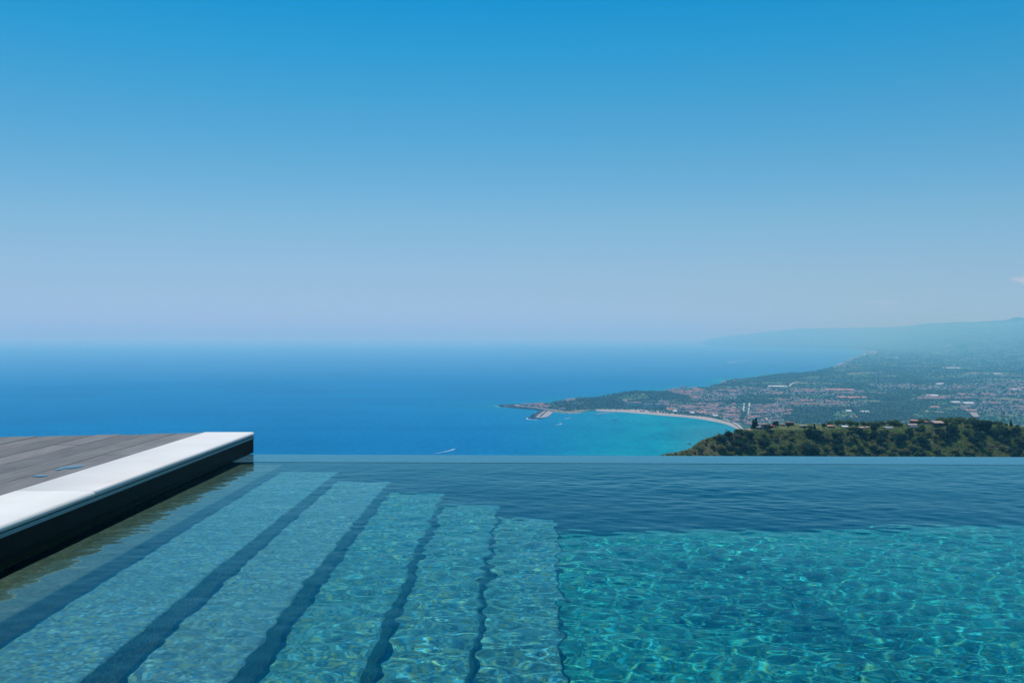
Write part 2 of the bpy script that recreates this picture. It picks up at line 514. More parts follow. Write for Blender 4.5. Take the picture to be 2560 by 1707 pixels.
def coast_sd(X, Y):
    """signed distance to the shore, inland positive"""
    P = np.stack([np.ravel(X), np.ravel(Y)], -1)
    best = np.full(len(P), 1e12); inside = np.zeros(len(P), bool)
    n = len(CW)
    for i in range(n):
        a, b = CW[i], CW[(i + 1) % n]
        d = b - a
        t_ = np.clip(((P - a) @ d) / (d @ d), 0, 1)
        q = a + t_[:, None] * d
        best = np.minimum(best, ((P - q) ** 2).sum(1))
        cr = ((a[1] > P[:, 1]) != (b[1] > P[:, 1]))
        with np.errstate(divide='ignore', invalid='ignore'):
            xi = (b[0] - a[0]) * (P[:, 1] - a[1]) / (b[1] - a[1] if b[1] != a[1] else 1e-9) + a[0]
        inside ^= cr & (P[:, 0] < xi)
    s = np.sqrt(best)
    return np.where(inside, s, -s).reshape(np.shape(X))


SKX = [1600, 1760, 1800, 1889, 2004, 2157, 2257, 2330, 2444, 2500, 2521, 2532, 2545, 2560, 2700]
SKY_ = [850, 848, 842, 832, 821, 819.4, 816, 807.5, 803.7, 801, 799, 794, 792.5, 795, 790]


def lump(X, Y, s):
    return (np.sin(X / s + 1.3 * np.sin(Y / s * .7)) * np.sin(Y / s * 1.1 + .9 * np.sin(X / s * .8 + 2)) +
            .5 * np.sin(X / s * 2.3 + 1 + Y / s) * np.sin(Y / s * 2.7 + .4))


def ground(X, Y, sd=None):
    X = np.asarray(X, float); Y = np.asarray(Y, float)
    if sd is None: sd = coast_sd(X, Y)
    px = 1280 + F * X / Y
    rel = np.interp(px, [1600, 2100, 2200, 2400, 2560, 2800], [0, 0, .15, .8, 1, 1])
    D1 = 45000 + rel * (13900 - 45000); Dr = 78000 + rel * (58000 - 78000)
    zr = (HOR - np.interp(px, SKX, SKY_)) / F * Dr + CAMZ
    tt = np.clip((Y - D1) / (Dr - D1), 0, 1)
    over = np.clip((Y - Dr) / 4400, 0, 1.5)
    z = SEA + np.clip(sd * .05, -8, 3.0) + np.clip((sd - 150) * .006, 0, 25) * (sd > 0)
    z = z + (zr - SEA - 25) * tt ** 1.5 - 250 * over ** 2
    z = z + lump(X, Y, 1300) * 45 * np.clip(tt * 1.3, 0, 1) * (1 - .75 * tt) * (sd > 0)
    # wooded rise on the headland
    hump = 22 * np.exp(-(((px - 1590) / 75) ** 2)) * np.exp(-(((Y - 7510) / 550) ** 2))
    return z + hump * (sd > 0)


t = NT('valley ground')
p = t.pos((1, .45, 1))
vor = t.new('ShaderNodeTexVoronoi', feature='F1'); vor.inputs['Scale'].default_value = .0055
t.l.new(p, vor.inputs['Vector'])
sepc = t.new('ShaderNodeSeparateColor'); t.l.new(vor.outputs['Color'], sepc.inputs[0])
c = t.ramp(sepc.outputs[0], [(.1, (.028, .080, .034)), (.35, (.042, .105, .040)), (.62, (.085, .150, .055)), (.8, (.036, .095, .040)), (.95, (.18, .18, .10))])
nz = t.noise(t.pos(), .022, 6, .65)
c = t.mix(c, t.ramp(nz, [(.3, (.5, .5, .5)), (.7, (1.4, 1.4, 1.4))]), 1.0, 'MULTIPLY')
ua = t.new('ShaderNodeAttribute', attribute_name='tint')
c = t.mix(c, (.12, .13, .12), ua.outputs['Fac'])
t.base(c); t.set(Roughness=.9, Specular_IOR_Level=.1)
M['valley'] = t.mat

# town districts, outlined by pixel corner lists -> world
TOWN = {
    'old town block on the far shore of the headland': ([(1652, 976), (1668, 968), (1722, 968), (1762, 976), (1790, 985), (1720, 990), (1668, 984)], 150, 'headland town houses'),
    'dense town behind the curving bay beach': ([(1690, 1016), (1760, 1012), (1840, 1012), (1852, 1030), (1850, 1050), (1858, 1066), (1838, 1060), (1800, 1046), (1740, 1034), (1690, 1030)], 260, 'seafront town houses'),
    'town quarter between the two straight streets and the hill': ([(1876, 1012), (1960, 1012), (1985, 1024), (1975, 1050), (1930, 1058), (1880, 1070), (1855, 1060), (1862, 1042)], 150, 'houses below the hill'),
    'scattered streets in the middle of the plain': ([(1720, 990), (1800, 982), (1850, 986), (1850, 1002), (1790, 1006), (1730, 1004)], 60, 'mid plain houses'),
    'long row of villages across the plain': ([(1780, 976), (1850, 965), (1960, 974), (2080, 972), (2160, 978), (2160, 988), (2000, 990), (1840, 990), (1790, 986)], 190, 'plain village houses'),
    'village along the plain road left of the hill houses': ([(1930, 1006), (1990, 998), (2080, 1000), (2160, 1008), (2180, 1018), (2110, 1022), (2000, 1018), (1940, 1016)], 120, 'hillside road village houses'),
    'village spread along the right of the plain': ([(2270, 998), (2380, 988), (2470, 978), (2590, 968), (2590, 992), (2470, 1000), (2380, 1002), (2280, 1006)], 230, 'right plain village houses'),
    'hamlets further out on the plain': ([(2160, 960), (2260, 962), (2360, 966), (2450, 958), (2590, 955), (2590, 968), (2400, 978), (2200, 976)], 120, 'far hamlet houses'),
    'scattered farmhouses at the right foot of the plain': ([(2380, 1006), (2590, 1000), (2590, 1040), (2470, 1040), (2400, 1026)], 60, 'right farmhouses'),
    'houses on the low point beside the harbour': ([(1296, 1013), (1345, 1010), (1375, 1012), (1372, 1022), (1330, 1019), (1298, 1017)], 45, 'harbour point houses'),
    'villas among the headland trees': ([(1388, 1004), (1432, 997), (1438, 1003), (1400, 1006)], 14, 'headland villas'),
    'houses behind the beach hotels': ([(1640, 1002), (1690, 1004), (1700, 1030), (1670, 1030), (1655, 1016)], 40, 'houses behind the hotels'),
}


def in_poly(x, y, P):
    ins = np.zeros(np.shape(x), bool); n = len(P)
    for i in range(n):
        (ax, ay), (bx, by) = P[i], P[(i + 1) % n]
        cr = (ay > y) != (by > y)
        ins ^= cr & (x < (bx - ax) * (y - ay) / ((by - ay) if by != ay else 1e-9) + ax)
    return ins


cols = np.concatenate([np.arange(1225, 1900, 4), np.arange(1900, 2800, 8)])
rows = np.exp(np.linspace(math.log(3280), math.log(92000), 640))
PX, RY = np.meshgrid(cols, rows)
RX = (PX - 1280) / F * RY
SD = coast_sd(RX, RY)
RZ = ground(RX, RY, SD)
keep = SD > -160
ny, nx = PX.shape
idx = np.arange(ny * nx).reshape(ny, nx)
Q = np.stack([idx[:-1, :-1], idx[:-1, 1:], idx[1:, 1:], idx[1:, :-1]], -1).reshape(-1, 4)
kq = keep.ravel()[Q].any(1)
used = np.unique(Q[kq]); remap = -np.ones(ny * nx, int); remap[used] = np.arange(len(used))
PYs = HOR + (CAMZ - SEA) * F / RY
urb = np.zeros(PX.shape)
for P_, n_, g_ in TOWN.values():
    urb = np.maximum(urb, in_poly(PX, PYs, P_) * .75)
ut = np.repeat(urb.ravel()[used][:, None], 3, 1)
ter = np_mesh('coastal_plain', np.stack([RX, RY, RZ], -1).reshape(-1, 3)[used], remap[Q[kq]], M['valley'], ut, True)
ter['kind'] = 'structure'

# sea
t = NT('sea water')
at1 = t.new('ShaderNodeAttribute', attribute_name='tint')
sep = t.new('ShaderNodeSeparateColor'); t.l.new(at1.outputs['Color'], sep.inputs[0])
big = t.noise(t.pos((1, .6, 1)), .0011, 5, .6)
deep = t.ramp(big, [(.3, (.001, .134, .300)), (.7, (.001, .156, .345))])
shal = t.ramp(t.noise(t.pos((1, .5, 1)), .006, 6, .6), [(.3, (.0, .155, .235)), (.5, (.0, .215, .28)), (.68, (.003, .245, .285)), (.8, (.01, .175, .23))])
c = t.mix(deep, shal, sep.outputs[0])
c = t.mix(c, (.045, .185, .225), sep.outputs[1])
wind = t.noise(t.pos((.35, 1.1, 1)), .0016, 6, .65)
c = t.mix(c, t.ramp(wind, [(.32, (.82, .87, .90)), (.68, (1.16, 1.12, 1.09))]), 1.0, 'MULTIPLY')
rip = t.noise(t.pos((1, .55, 1)), .045, 5, .7)
c = t.mix(c, t.ramp(rip, [(.3, (.70, .76, .80)), (.7, (1.34, 1.27, 1.22))]), 1.0, 'MULTIPLY')
t.base(c); t.set(Roughness=1.0, Specular_IOR_Level=0.0)
lw = t.new('ShaderNodeLayerWeight'); lw.inputs['Blend'].default_value = .5      # skimming light: the far sea mirrors the pale low sky
gl = t.new('ShaderNodeBsdfGlossy'); gl.inputs['Color'].default_value = (.80, .90, .95, 1); gl.inputs['Roughness'].default_value = .2
mx = t.new('ShaderNodeMixShader')
t.l.new(t.ramp(lw.outputs['Facing'], [(.90, (0, 0, 0)), (.955, (.06, .06, .06)), (.988, (.34, .34, .34)), (1, (.65, .65, .65))]), mx.inputs[0])
t.l.new(t.b.outputs[0], mx.inputs[1]); t.l.new(gl.outputs[0], mx.inputs[2]); t.l.new(mx.outputs[0], t.out.inputs[0])
M['sea'] = t.mat
bX = np.concatenate([[-175000, -60000, -30000, -15000, -8000, -5000, -3000, -2000, -1400], np.arange(-1000, 2600, 60), [3000, 4000, 6000, 9000, 15000, 30000, 60000, 175000]])
bY = np.concatenate([[-175000, -40000, -10000, 0, 1200, 2200], np.arange(2900, 8700, 100), [9500, 10200, 11600, 13000, 14500, 17500, 20000, 25000, 30000, 38000, 47000, 66000, 100000, 175000]])
SX, SY = np.meshgrid(bX, bY)
ssd = -coast_sd(SX, SY)
with np.errstate(divide='ignore', invalid='ignore'):
    spx = np.where(SY > 100, 1280 + F * SX / np.maximum(SY, 100), 0); spy = np.where(SY > 100, HOR + (CAMZ - SEA) * F / np.maximum(SY, 100), 5000)
def sst(x, a, b):
    q = np.clip((x - a) / (b - a), 0, 1); return q * q * (3 - 2 * q)
bay = sst(spx, 1180, 1560) * sst(spy, 1000, 1034) * (SY < 7580) * (SY > 1750)
shal = np.clip(bay * (.62 + .38 * sst(spx, 1400, 1700)), 0, 1)
shal = np.maximum(shal, np.exp(-np.clip(ssd, 0, 1e6) / 160) * .8 * (SY < 13000) * (SY > 2900))
mud = sst(spx, 1640, 1760) * sst(spy, 1050, 1080) * (1 - sst(spx, 1850, 1900)) * .45 * (SY > 2200) * (SY < 5830)
ny, nx = SX.shape
idx = np.arange(ny * nx).reshape(ny, nx)
Q = np.stack([idx[:-1, :-1], idx[:-1, 1:], idx[1:, 1:], idx[1:, :-1]], -1).reshape(-1, 4)
sea = np_mesh('sea', np.stack([SX, SY, np.full(SX.shape, SEA)], -1).reshape(-1, 3), Q, M['sea'],
              np.stack([shal.ravel(), mud.ravel(), np.zeros(shal.size)], -1))
sea['kind'] = 'structure'

# beaches: strips between the water line and the back of the sand
M['sand'] = plain('beach sand', (.37, .33, .28), .95, .25, .02, .1)
M['shingle'] = plain('grey shingle', (.27, .25, .23), .95, .2, .02, .1)


def gz(x, y): return float(ground(np.array([x]), np.array([y]))[0])


def strip(name, front, back, m, lift=1.2):
    n = 24
    def res(L):
        L = np.array([at(*p) for p in L]); d = np.r_[0, np.cumsum(np.hypot(*np.diff(L, axis=0).T))]
        s = np.linspace(0, d[-1], n)
        return np.stack([np.interp(s, d, L[:, 0]), np.interp(s, d, L[:, 1])], -1)
    A, B = res(front), res(back)
    v = []
    for q in range(n):
        for tt in (0, .5, 1):
            pnt = A[q] * (1 - tt) + B[q] * tt
            z = SEA + .25 if tt == 0 else max(gz(*pnt), SEA) + lift
            v.append((pnt[0], pnt[1], z))
    f = []
    for q in range(n - 1):
        for k in range(2):
            f.append((q * 3 + k, q * 3 + 3 + k, q * 3 + 4 + k, q * 3 + 1 + k))
    o = mesh_obj(name, v, f, m); o['kind'] = 'structure'
    bm = bmesh.new(); bm.from_mesh(o.data); bmesh.ops.recalc_face_normals(bm, faces=bm.faces); bm.to_mesh(o.data); bm.free()
    return o


BE = strip('beach', [(1490, 1026.9), (1543.8, 1028.6), (1565, 1030.6), (1607.6, 1034), (1660.7, 1038.8), (1703, 1042.1), (1732.5, 1044.8), (1764, 1049.6), (1796, 1055.6), (1817.6, 1061), (1833.5, 1067.6), (1845, 1075)],
      [(1490, 1024.6), (1543.8, 1024), (1565, 1024), (1597, 1024.6), (1639, 1028), (1682, 1033.3), (1725, 1036.9), (1764, 1042.7), (1796, 1050), (1828, 1058), (1841, 1065), (1850, 1073)], M['sand'])
strip('beach', [(1770, 965.4), (1800, 958), (1810, 950.4), (1834, 947.8), (1892, 943)], [(1773, 966), (1806, 957.5), (1822, 952.5), (1845, 949.6), (1893, 944.6)], M['shingle'])
strip('beach', [(2078, 917.6), (2115.6, 902.3), (2140, 890.4), (2165.6, 882.7), (2183, 880.4)], [(2086, 919.5), (2126, 903.8), (2147, 892.4), (2176, 885), (2196, 881.6)], M['shingle'])
strip('beach', [(2120, 872.2), (2156, 875), (2183, 880.2)], [(2125, 871.6), (2168, 874.4), (2200, 880)], M['shingle'])

# roads
M['road'] = plain('pale road', (.45, .43, .40), .9, .15, .05, .1)
def road(px_pts, w, lift=3.0, m=None):
    P = [Vector((*at(*q), 0)) for q in px_pts]; v = []
    for i, q in enumerate(P):
        d = (P[min(i + 1, len(P) - 1)] - P[max(i - 1, 0)]).normalized(); nn = Vector((-d.y, d.x, 0)) * w / 2
        for s in (-1, 1):
            r = q + nn * s; v.append((r.x, r.y, gz(r.x, r.y) + lift))
    f = [(2 * i, 2 * i + 2, 2 * i + 3, 2 * i + 1) for i in range(len(P) - 1)]
    o = mesh_obj('road', v, f, m or M['road']); o['kind'] = 'structure'
    bm = bmesh.new(); bm.from_mesh(o.data); bmesh.ops.recalc_face_normals(bm, faces=bm.faces)
    if sum(p_.normal.z for p_ in bm.faces) < 0: bmesh.ops.reverse_faces(bm, faces=bm.faces)
    bm.to_mesh(o.data); bm.free()
road([(1973, 969.5), (1976, 966), (1981, 962.5), (1988, 959), (2000, 957.4), (2022, 957)], 16, 9)
road([(1858, 1037), (1859, 1028), (1860, 1018), (1861, 1008)], 9, 2.5)
road([(1870, 1038), (1872, 1026), (1874, 1010)], 9, 2.5)
road([(1790, 1046), (1812, 1050.5), (1832, 1057), (1845, 1064), (1856, 1074)], 11, 2.5)
road([(1914, 1046), (1920, 1053), (1926, 1060)], 9, 3)

# harbour mole and breakwater
M['rock'] = plain('dark lava rock', (.065, .068, .068), .95, .4, .08, .1)
M['quay'] = plain('pale quay concrete', (.33, .32, .30), .9, .2, .04, .1)


def px_prism(mb, pts, z0, z1, m=0):
    P = [at(*q) for q in pts]
    a = sum(P[i][0] * P[(i + 1) % len(P)][1] - P[(i + 1) % len(P)][0] * P[i][1] for i in range(len(P)))
    if a < 0: P = P[::-1]
    mb.prism(P, z0, z1, m)


pier = tag(empty('harbour_pier', (*at(1352, 1038), SEA)), 'wide concrete harbour pier with dark rock armour reaching out from the headland', 'pier')
def sub(name, builder, mat, parent):
    b = MB(); builder(b)
    L = parent.matrix_basis.translation
    b.v = [(p_[0] - L.x, p_[1] - L.y, p_[2] - L.z) for p_ in b.v]
    return b.build(name, mat, parent)
def rocks(b, a, c, n, w, h, seed):
    r = random.Random(seed)
    A, C = Vector((*at(*a), 0)), Vector((*at(*c), 0))
    for i in range(n):
        q = A.lerp(C, r.random()) + Vector((r.gauss(0, w), r.gauss(0, w * 1.6), 0)); s = r.uniform(2.5, 5.5)
        vv = [(q.x + s * r.uniform(.5, 1) * x, q.y + s * r.uniform(.5, 1) * y, SEA + (-1 if z < 0 else h * r.uniform(.5, 1.1))) for z in (-1, 1) for y in (-1, 1) for x in (-1, 1)]
        b.add(vv, [(0, 2, 3, 1), (4, 5, 7, 6), (0, 1, 5, 4), (2, 6, 7, 3), (0, 4, 6, 2), (1, 3, 7, 5)])
sub('quay', lambda b: px_prism(b, [(1337, 1044), (1344, 1037), (1358, 1028.2), (1368, 1027), (1384, 1030.5), (1380, 1033.5), (1370, 1042.5), (1354, 1045.5)], SEA - 3, SEA + 3.2), M['quay'], pier)
sub('sea_wall', lambda b: px_prism(b, [(1335, 1043.6), (1340, 1038.6), (1355, 1028.6), (1360, 1028.2), (1345, 1038), (1340, 1043)], SEA - 3, SEA + 8), M['rock'], pier)
sub('inner_wall', lambda b: px_prism(b, [(1348, 1043.5), (1366, 1028.6), (1368.5, 1028.6), (1352, 1043)], SEA, SEA + 6), M['rock'], pier)
sub('rock_armour', lambda b: (rocks(b, (1322, 1045.8), (1352, 1047.0), 60, 6, 5, 1), rocks(b, (1324, 1045), (1354, 1028), 60, 6, 6, 2)), M['rock'], pier)['kind'] = 'stuff'
mole = tag(empty('breakwater', (*at(1290, 1015), SEA)), 'low dark rock breakwater at the seaward tip of the headland with a pale road', 'breakwater')
sub('rock_base', lambda b: (px_prism(b, [(1254, 1012.8), (1284, 1011.6), (1300, 1014), (1330, 1019), (1365, 1024.5), (1384, 1028.5), (1372, 1028.2), (1340, 1023.2), (1300, 1019.4), (1262, 1017)], SEA - 3, SEA + 4.2),
    rocks(b, (1249, 1014.5), (1272, 1013), 40, 8, 6, 3), rocks(b, (1258, 1017), (1370, 1027.8), 90, 5, 5, 4)), M['rock'], mole)
sub('roadway', lambda b: px_prism(b, [(1283, 1014.2), (1298, 1013), (1300, 1015.2), (1330, 1018.2), (1366, 1024), (1385, 1027.6), (1383, 1028.2), (1362, 1024.9), (1330, 1019.2), (1300, 1016.6), (1284, 1015.2)], SEA + 4.2, SEA + 5.4), M['quay'], mole)

# ------------------------------------------------------------- houses
WALLC = [(.66, .58, .49), (.60, .54, .49), (.76, .71, .64), (.60, .46, .38), (.46, .44, .44), (.70, .56, .46)]
ROOFC = [(.46, .19, .12), (.52, .25, .17), (.40, .19, .14), (.36, .30, .27), (.46, .42, .39), (.24, .17, .15)]
WM = [plain('render wall %d' % i, c, .9, .12, .2) for i, c in enumerate(WALLC)]
RM = [plain('roof tile %d' % i, c, .9, .25, .4) for i, c in enumerate(ROOFC)]
M['glass'] = plain('dark window', (.03, .035, .04), .2, .2, 1, .5)
M['white'] = plain('white paint', (.78, .78, .76), .6, .08, .5)
M['trunk'] = plain('tree bark', (.09, .07, .05), .95, .3, 3)


def house_shape(k, r):
    """a small town house: body, wing, roofs, window openings as darker insets"""
    b = MB()
    w, d, h = r.uniform(11, 19), r.uniform(9, 14), r.choice([5.5, 7, 8.5, 10])
    b.box(-w / 2, w / 2, -d / 2, d / 2, -6, h, 0)
    if k % 4 == 3:
        b.box(-w / 2 - .25, w / 2 + .25, -d / 2 - .25, d / 2 + .25, h, h + .7, 1)
        b.box(-w / 4, w / 8, -d / 5, d / 4, h + .7, h + 3, 0)
    else:
        b.hip(-w / 2, w / 2, -d / 2, d / 2, h, r.uniform(1.8, 2.8), .5, 1)
    if k % 2:
        w2 = w * .5; b.box(w / 2, w / 2 + w2, -d * .35, d * .3, -6, h * .6, 0); b.hip(w / 2, w / 2 + w2, -d * .35, d * .3, h * .6, 1.5, .4, 1)
    fl = 1.2
    while fl + 1.5 < h:
        n = max(2, int(w / 3.6))
        for i in range(n):
            xx = -w / 2 + (i + .5) * w / n
            b.box(xx - .6, xx + .6, -d / 2 - .06, -d / 2 + .1, fl, fl + 1.5, 2)
        fl += 3
    return b


HOUSE = []
for k in range(14):
    r = random.Random(k + 40); b = house_shape(k, r)
    me = bpy.data.meshes.new('town_house'); me.from_pydata(b.v, [], b.f)
    for m_ in (WM[k % 6], RM[(k * 5 + 1) % 6 if k % 3 == 0 else k % 3], M['glass']): me.materials.append(m_)
    me.polygons.foreach_set('material_index', b.m); me.update()
    HOUSE.append((me, b))
spots = []
hr = np.random.default_rng(99)
for desc, (P_, n_, grp) in TOWN.items():
    xs_ = [q[0] for q in P_]; ys_ = [q[1] for q in P_]
    cnt = 0; tries = 0; mine = []
    while cnt < n_ and tries < n_ * 8:
        tries += 1
        x0_, y0_ = hr.uniform(min(xs_), max(xs_)), hr.uniform(min(ys_), max(ys_))
        if not in_poly(np.array([x0_]), np.array([y0_]), P_)[0]: continue
        cx_, cy_ = at(x0_, y0_); a_ = hr.choice([.15, .15, .5, 1.6, 1.9, -.3]) + hr.normal(0, .1)
        for side_ in (-1, 1):
            for j_ in range(int(hr.integers(3, 8))):
                X = cx_ + math.cos(a_) * (j_ - 3) * 21 - math.sin(a_) * side_ * 13 + hr.normal(0, 2); Y = cy_ + math.sin(a_) * (j_ - 3) * 21 + math.cos(a_) * side_ * 13 + hr.normal(0, 2)
                x_ = 1280 + F * X / Y; y_ = HOR + (CAMZ - SEA) * F / Y
                if cnt >= n_ or not in_poly(np.array([x_]), np.array([y_]), P_)[0]: continue
                if any(abs(X - q[0]) < 15 and abs(Y - q[1]) < 14 for q in mine): continue
                if coast_sd(np.array([X]), np.array([Y]))[0] < 45: continue
                mine.append((X, Y, a_)); spots.append((Y, X, desc, grp, a_, y_)); cnt += 1
spots.sort(key=lambda q: q[0])
zs = ground(np.array([q[1] for q in spots]), np.array([q[0] for q in spots]))
HN = 290
restv, restf, restm, nb = [], [], [], 0
for i, ((Y, X, desc, grp, x_, y_), z) in enumerate(zip(spots, zs)):
    k = int(hr.integers(0, 14)); rz = float(x_) + float(hr.normal(0, .06)) + (math.pi / 2 if hr.random() < .3 else 0)
    sc_ = float(hr.uniform(.85, 1.25))
    if i < HN:
        o = bpy.data.objects.new('town_house', HOUSE[k][0]); o.location = (X, Y, z); o.rotation_euler = (0, 0, rz); o.scale = (sc_,) * 3
        link(o)
        kind = 'flat roofed' if k % 4 == 3 else 'tile roofed'
        tag(o, 'small %s house in the %s' % (kind, desc), 'house', grp)
    else:
        b = HOUSE[k][1]; c_, s_ = math.cos(rz) * sc_, math.sin(rz) * sc_
        restv += [(X + p_[0] * c_ - p_[1] * s_, Y + p_[0] * s_ + p_[1] * c_, z + p_[2] * sc_) for p_ in b.v]
        restf += [tuple(nb + j for j in q) for q in b.f]
        mi = {0: k % 6, 1: 6 + ((k * 5 + 1) % 6 if k % 3 == 0 else k % 3), 2: 12}
        restm += [mi[j] for j in b.m]; nb = len(restv)
o = mesh_obj('distant_houses', restv, restf, WM + RM + [M['glass']], None, False, restm)
tag(o, 'far off houses of the villages spread over the coastal plain', 'houses', None, 'stuff')

# beach hotels
def hotel(px, py, wpx, floors, depth, rz, wall, roof, label, red=False):
    X, Y = at(px, py); w = wpx / F * Y; h = floors * 3.2; z = gz(X, Y)
    o = tag(empty('hotel_building', (X, Y, z), rz), label, 'hotel', 'hotels along the beach')
    b = MB(); b.box(-w / 2, w / 2, 0, depth, -6, h); b.build('wall', wall, o)
    b = MB()
    if red: b.hip(-w * .1, w / 2, 1, depth - 1, h + .02, 4, .6)
    b.box(-w / 2 - .4, w / 2 + .4, -.4, depth + .4, h, h + (.8 if not red else .5)); b.build('roof', roof, o)
    n = max(3, int(w / 4.5))
    wn = MB()
    for k in range(floors):
        for i in range(n):
            xx = -w / 2 + (i + .5) * w / n
            wn.box(xx - 1.0, xx + 1.0, -.15, .2, k * 3.2 + .9, k * 3.2 + 2.3)
    wn.build('window', M['glass'], o)
    bl = MB()
    for k in range(1, floors): bl.box(-w / 2, w / 2, -1.6, -.16, k * 3.2 - .1, k * 3.2 + .25)
    bl.build('balcony', M['white'], o)
    return o
hotel(1565, 1016.5, 8.5, 9, 14, .1, WM[4], RM[3], 'narrow grey tower hotel at the left end of the beach hotels')
hotel(1587, 1017.5, 34, 8, 18, .05, WM[2], RM[0], 'long beach hotel with a red tiled roof', True)
hotel(1622, 1022.5, 20, 9, 20, -.1, WM[1], RM[4], 'square grey beach hotel between the red roofed one and the blue one')
hotel(1646, 1022.5, 15, 8, 18, .35, plain('blue wall', (.20, .30, .42), .8, .1, .3), RM[4], 'pale blue beach hotel facing the bay')
hotel(1661, 1022.5, 11, 7, 16, -.3, plain('blue wall b', (.24, .31, .38), .8, .1, .3), RM[3], 'lower blue grey hotel wing right of the pale blue hotel')
hotel(1408, 1026.5, 11, 4, 18, .1, WM[4], RM[4], 'low grey harbour building beside the harbour pier')
hotel(1707, 971.5, 13, 6, 16, .1, WM[0], RM[0], 'big red roofed block standing tallest in the far headland town', True)
hotel(1714, 972, 5, 8, 10, .0, WM[2], RM[3], 'slim pale tower in the far headland town')

# warehouses and glasshouses
WHR = plain('white sheet roof', (.60, .60, .59), .5, .08, .1)
PKR = plain('pink tile roof', (.46, .22, .17), .9, .2, .1)
def shed(px0, px1, py, dpx, roof, label):
    X, Y = at((px0 + px1) / 2, py); w = (px1 - px0) / F * Y; d = min(80, .45 * dpx * Y * Y / ((CAMZ - SEA) * F)); z = gz(X, Y)
    o = tag(empty('warehouse', (X, Y, z), rnd.uniform(-.08, .08)), label, 'warehouse', 'long low sheds on the plain')
    b = MB(); b.box(-w / 2, w / 2, -d / 2, d / 2, -5, 5.5); b.build('wall', WM[2], o)
    b = MB(); b.gable(-w / 2, w / 2, -d / 2, d / 2, 5.5, min(d * .22, 9), .4); b.build('roof', roof, o)
shed(1920, 1966, 969, 2.6, WHR, 'longest white roofed shed, by the white road on the plain')
shed(2061, 2133, 978.5, 1.8, PKR, 'long thin pink roofed shed across the middle of the plain')
shed(2090, 2114, 998.5, 3, PKR, 'left one of the red roofed sheds in a row behind the hill houses')
shed(2117, 2148, 999.5, 3, PKR, 'middle one of the red roofed sheds in a row behind the hill houses')
shed(2152, 2164, 999.5, 3, PKR, 'right one of the red roofed sheds in a row behind the hill houses')
shed(2151, 2171, 1036, 3, WHR, 'bright white shed standing just above the hill ridge')
shed(2114, 2127, 1033, 2.5, WHR, 'small pale shed left of the bright white shed above the ridge')
shed(2315, 2343, 994, 2.6, WHR, 'white shed at the left end of the right hand village')
shed(2406, 2432, 1013, 3, WHR, 'white shed in front of the right hand village')
shed(2376, 2398, 1011, 2.2, WHR, 'smaller white shed left of the one in front of the village')
shed(2525, 2547, 978.5, 3, WHR, 'cream roofed shed at the right end of the village')
shed(2340, 2360, 964.5, 2, WHR, 'pale shed among the far hamlets')
shed(2356, 2398, 922.5, 2, WHR, 'far white glasshouse block under the blue hills')
shed(2483, 2501, 938, 2, WHR, 'far white shed right of the glasshouse block')
shed(2324, 2347, 1023, 2, PKR, 'pink roofed shed just behind the two storey hill house')
shed(2412, 2440, 1031, 2, PKR, 'pink roofed shed right of the bare brown field')
shed(2235, 2243, 895, 2, WHR, 'single white building far out on the plain under the hills')
shed(1724, 1735, 1035.2, 2.2, WHR, 'white beach pavilion behind the sand')
shed(1682, 1692, 1031.2, 2.2, WHR, 'white beach tent left of the beach pavilion')
shed(1782, 1794, 1042.5, 2.2, WHR, 'white lido roof by the curve of the beach')

# --------------------------------------------------------- woodland as one mass
def ico():
    bm = bmesh.new(); bmesh.ops.create_icosphere(bm, subdivisions=1, radius=1)
    V = np.array([v.co[:] for v in bm.verts]); T = np.array([[v.index for v in f.verts] for f in bm.faces]); bm.free()
    return V, T
IV, IT = ico()
t = NT('foliage mass')
a_ = t.new('ShaderNodeAttribute', attribute_name='tint')
fn = t.noise(t.pos(), .25, 3)
t.base(t.mix(a_.outputs['Color'], t.ramp(fn, [(.3, (.7, .7, .7)), (.7, (1.3, 1.3, 1.3))]), 1.0, 'MULTIPLY'))
t.set(Roughness=.85, Specular_IOR_Level=.1)
M['foliage'] = t.mat

wr = np.random.default_rng(5)
N = 52000
wx = wr.uniform(1270, 2620, N * 2); wy = 858 + (1100 - 858) * wr.beta(1.25, 1.35, N * 2)
X = (wx - 1280) / F * (CAMZ - SEA) * F / (wy - HOR); Y = (CAMZ - SEA) * F / (wy - HOR)
sd_ = coast_sd(X, Y)
dens = .5 + .55 * np.tanh(lump(X, Y, 260) * 2.5) + .25 * lump(X, Y, 70)
dens = np.maximum(dens, np.where(np.abs(lump(X, Y * .6, 330)) < .06, .9, 0))
townm = np.zeros(len(X), bool)
for P_, n_, g_ in TOWN.values(): townm |= in_poly(wx, wy, P_)
dens = np.where(townm, .22, dens)
belt = (in_poly(wx, wy, [(1440, 995), (1528, 986), (1600, 979), (1655, 979), (1700, 990), (1690, 1003), (1560, 998), (1470, 1008), (1440, 1005)]) |
        in_poly(wx, wy, [(1895, 944), (1930, 934), (1990, 930), (2080, 918), (2090, 926), (2000, 946), (1900, 952)]) |
        in_poly(wx, wy, [(1790, 1004), (1860, 1000), (1940, 1002), (1930, 1010), (1800, 1012)]) |
        in_poly(wx, wy, [(1960, 1022), (2120, 1022), (2180, 1040), (2260, 1036), (2300, 1056), (2000, 1060), (1960, 1050)]) |
        in_poly(wx, wy, [(1380, 1006), (1440, 1004), (1560, 1002), (1560, 1018), (1450, 1022), (1400, 1020)]))
dens = np.where(belt, 1.2, dens)
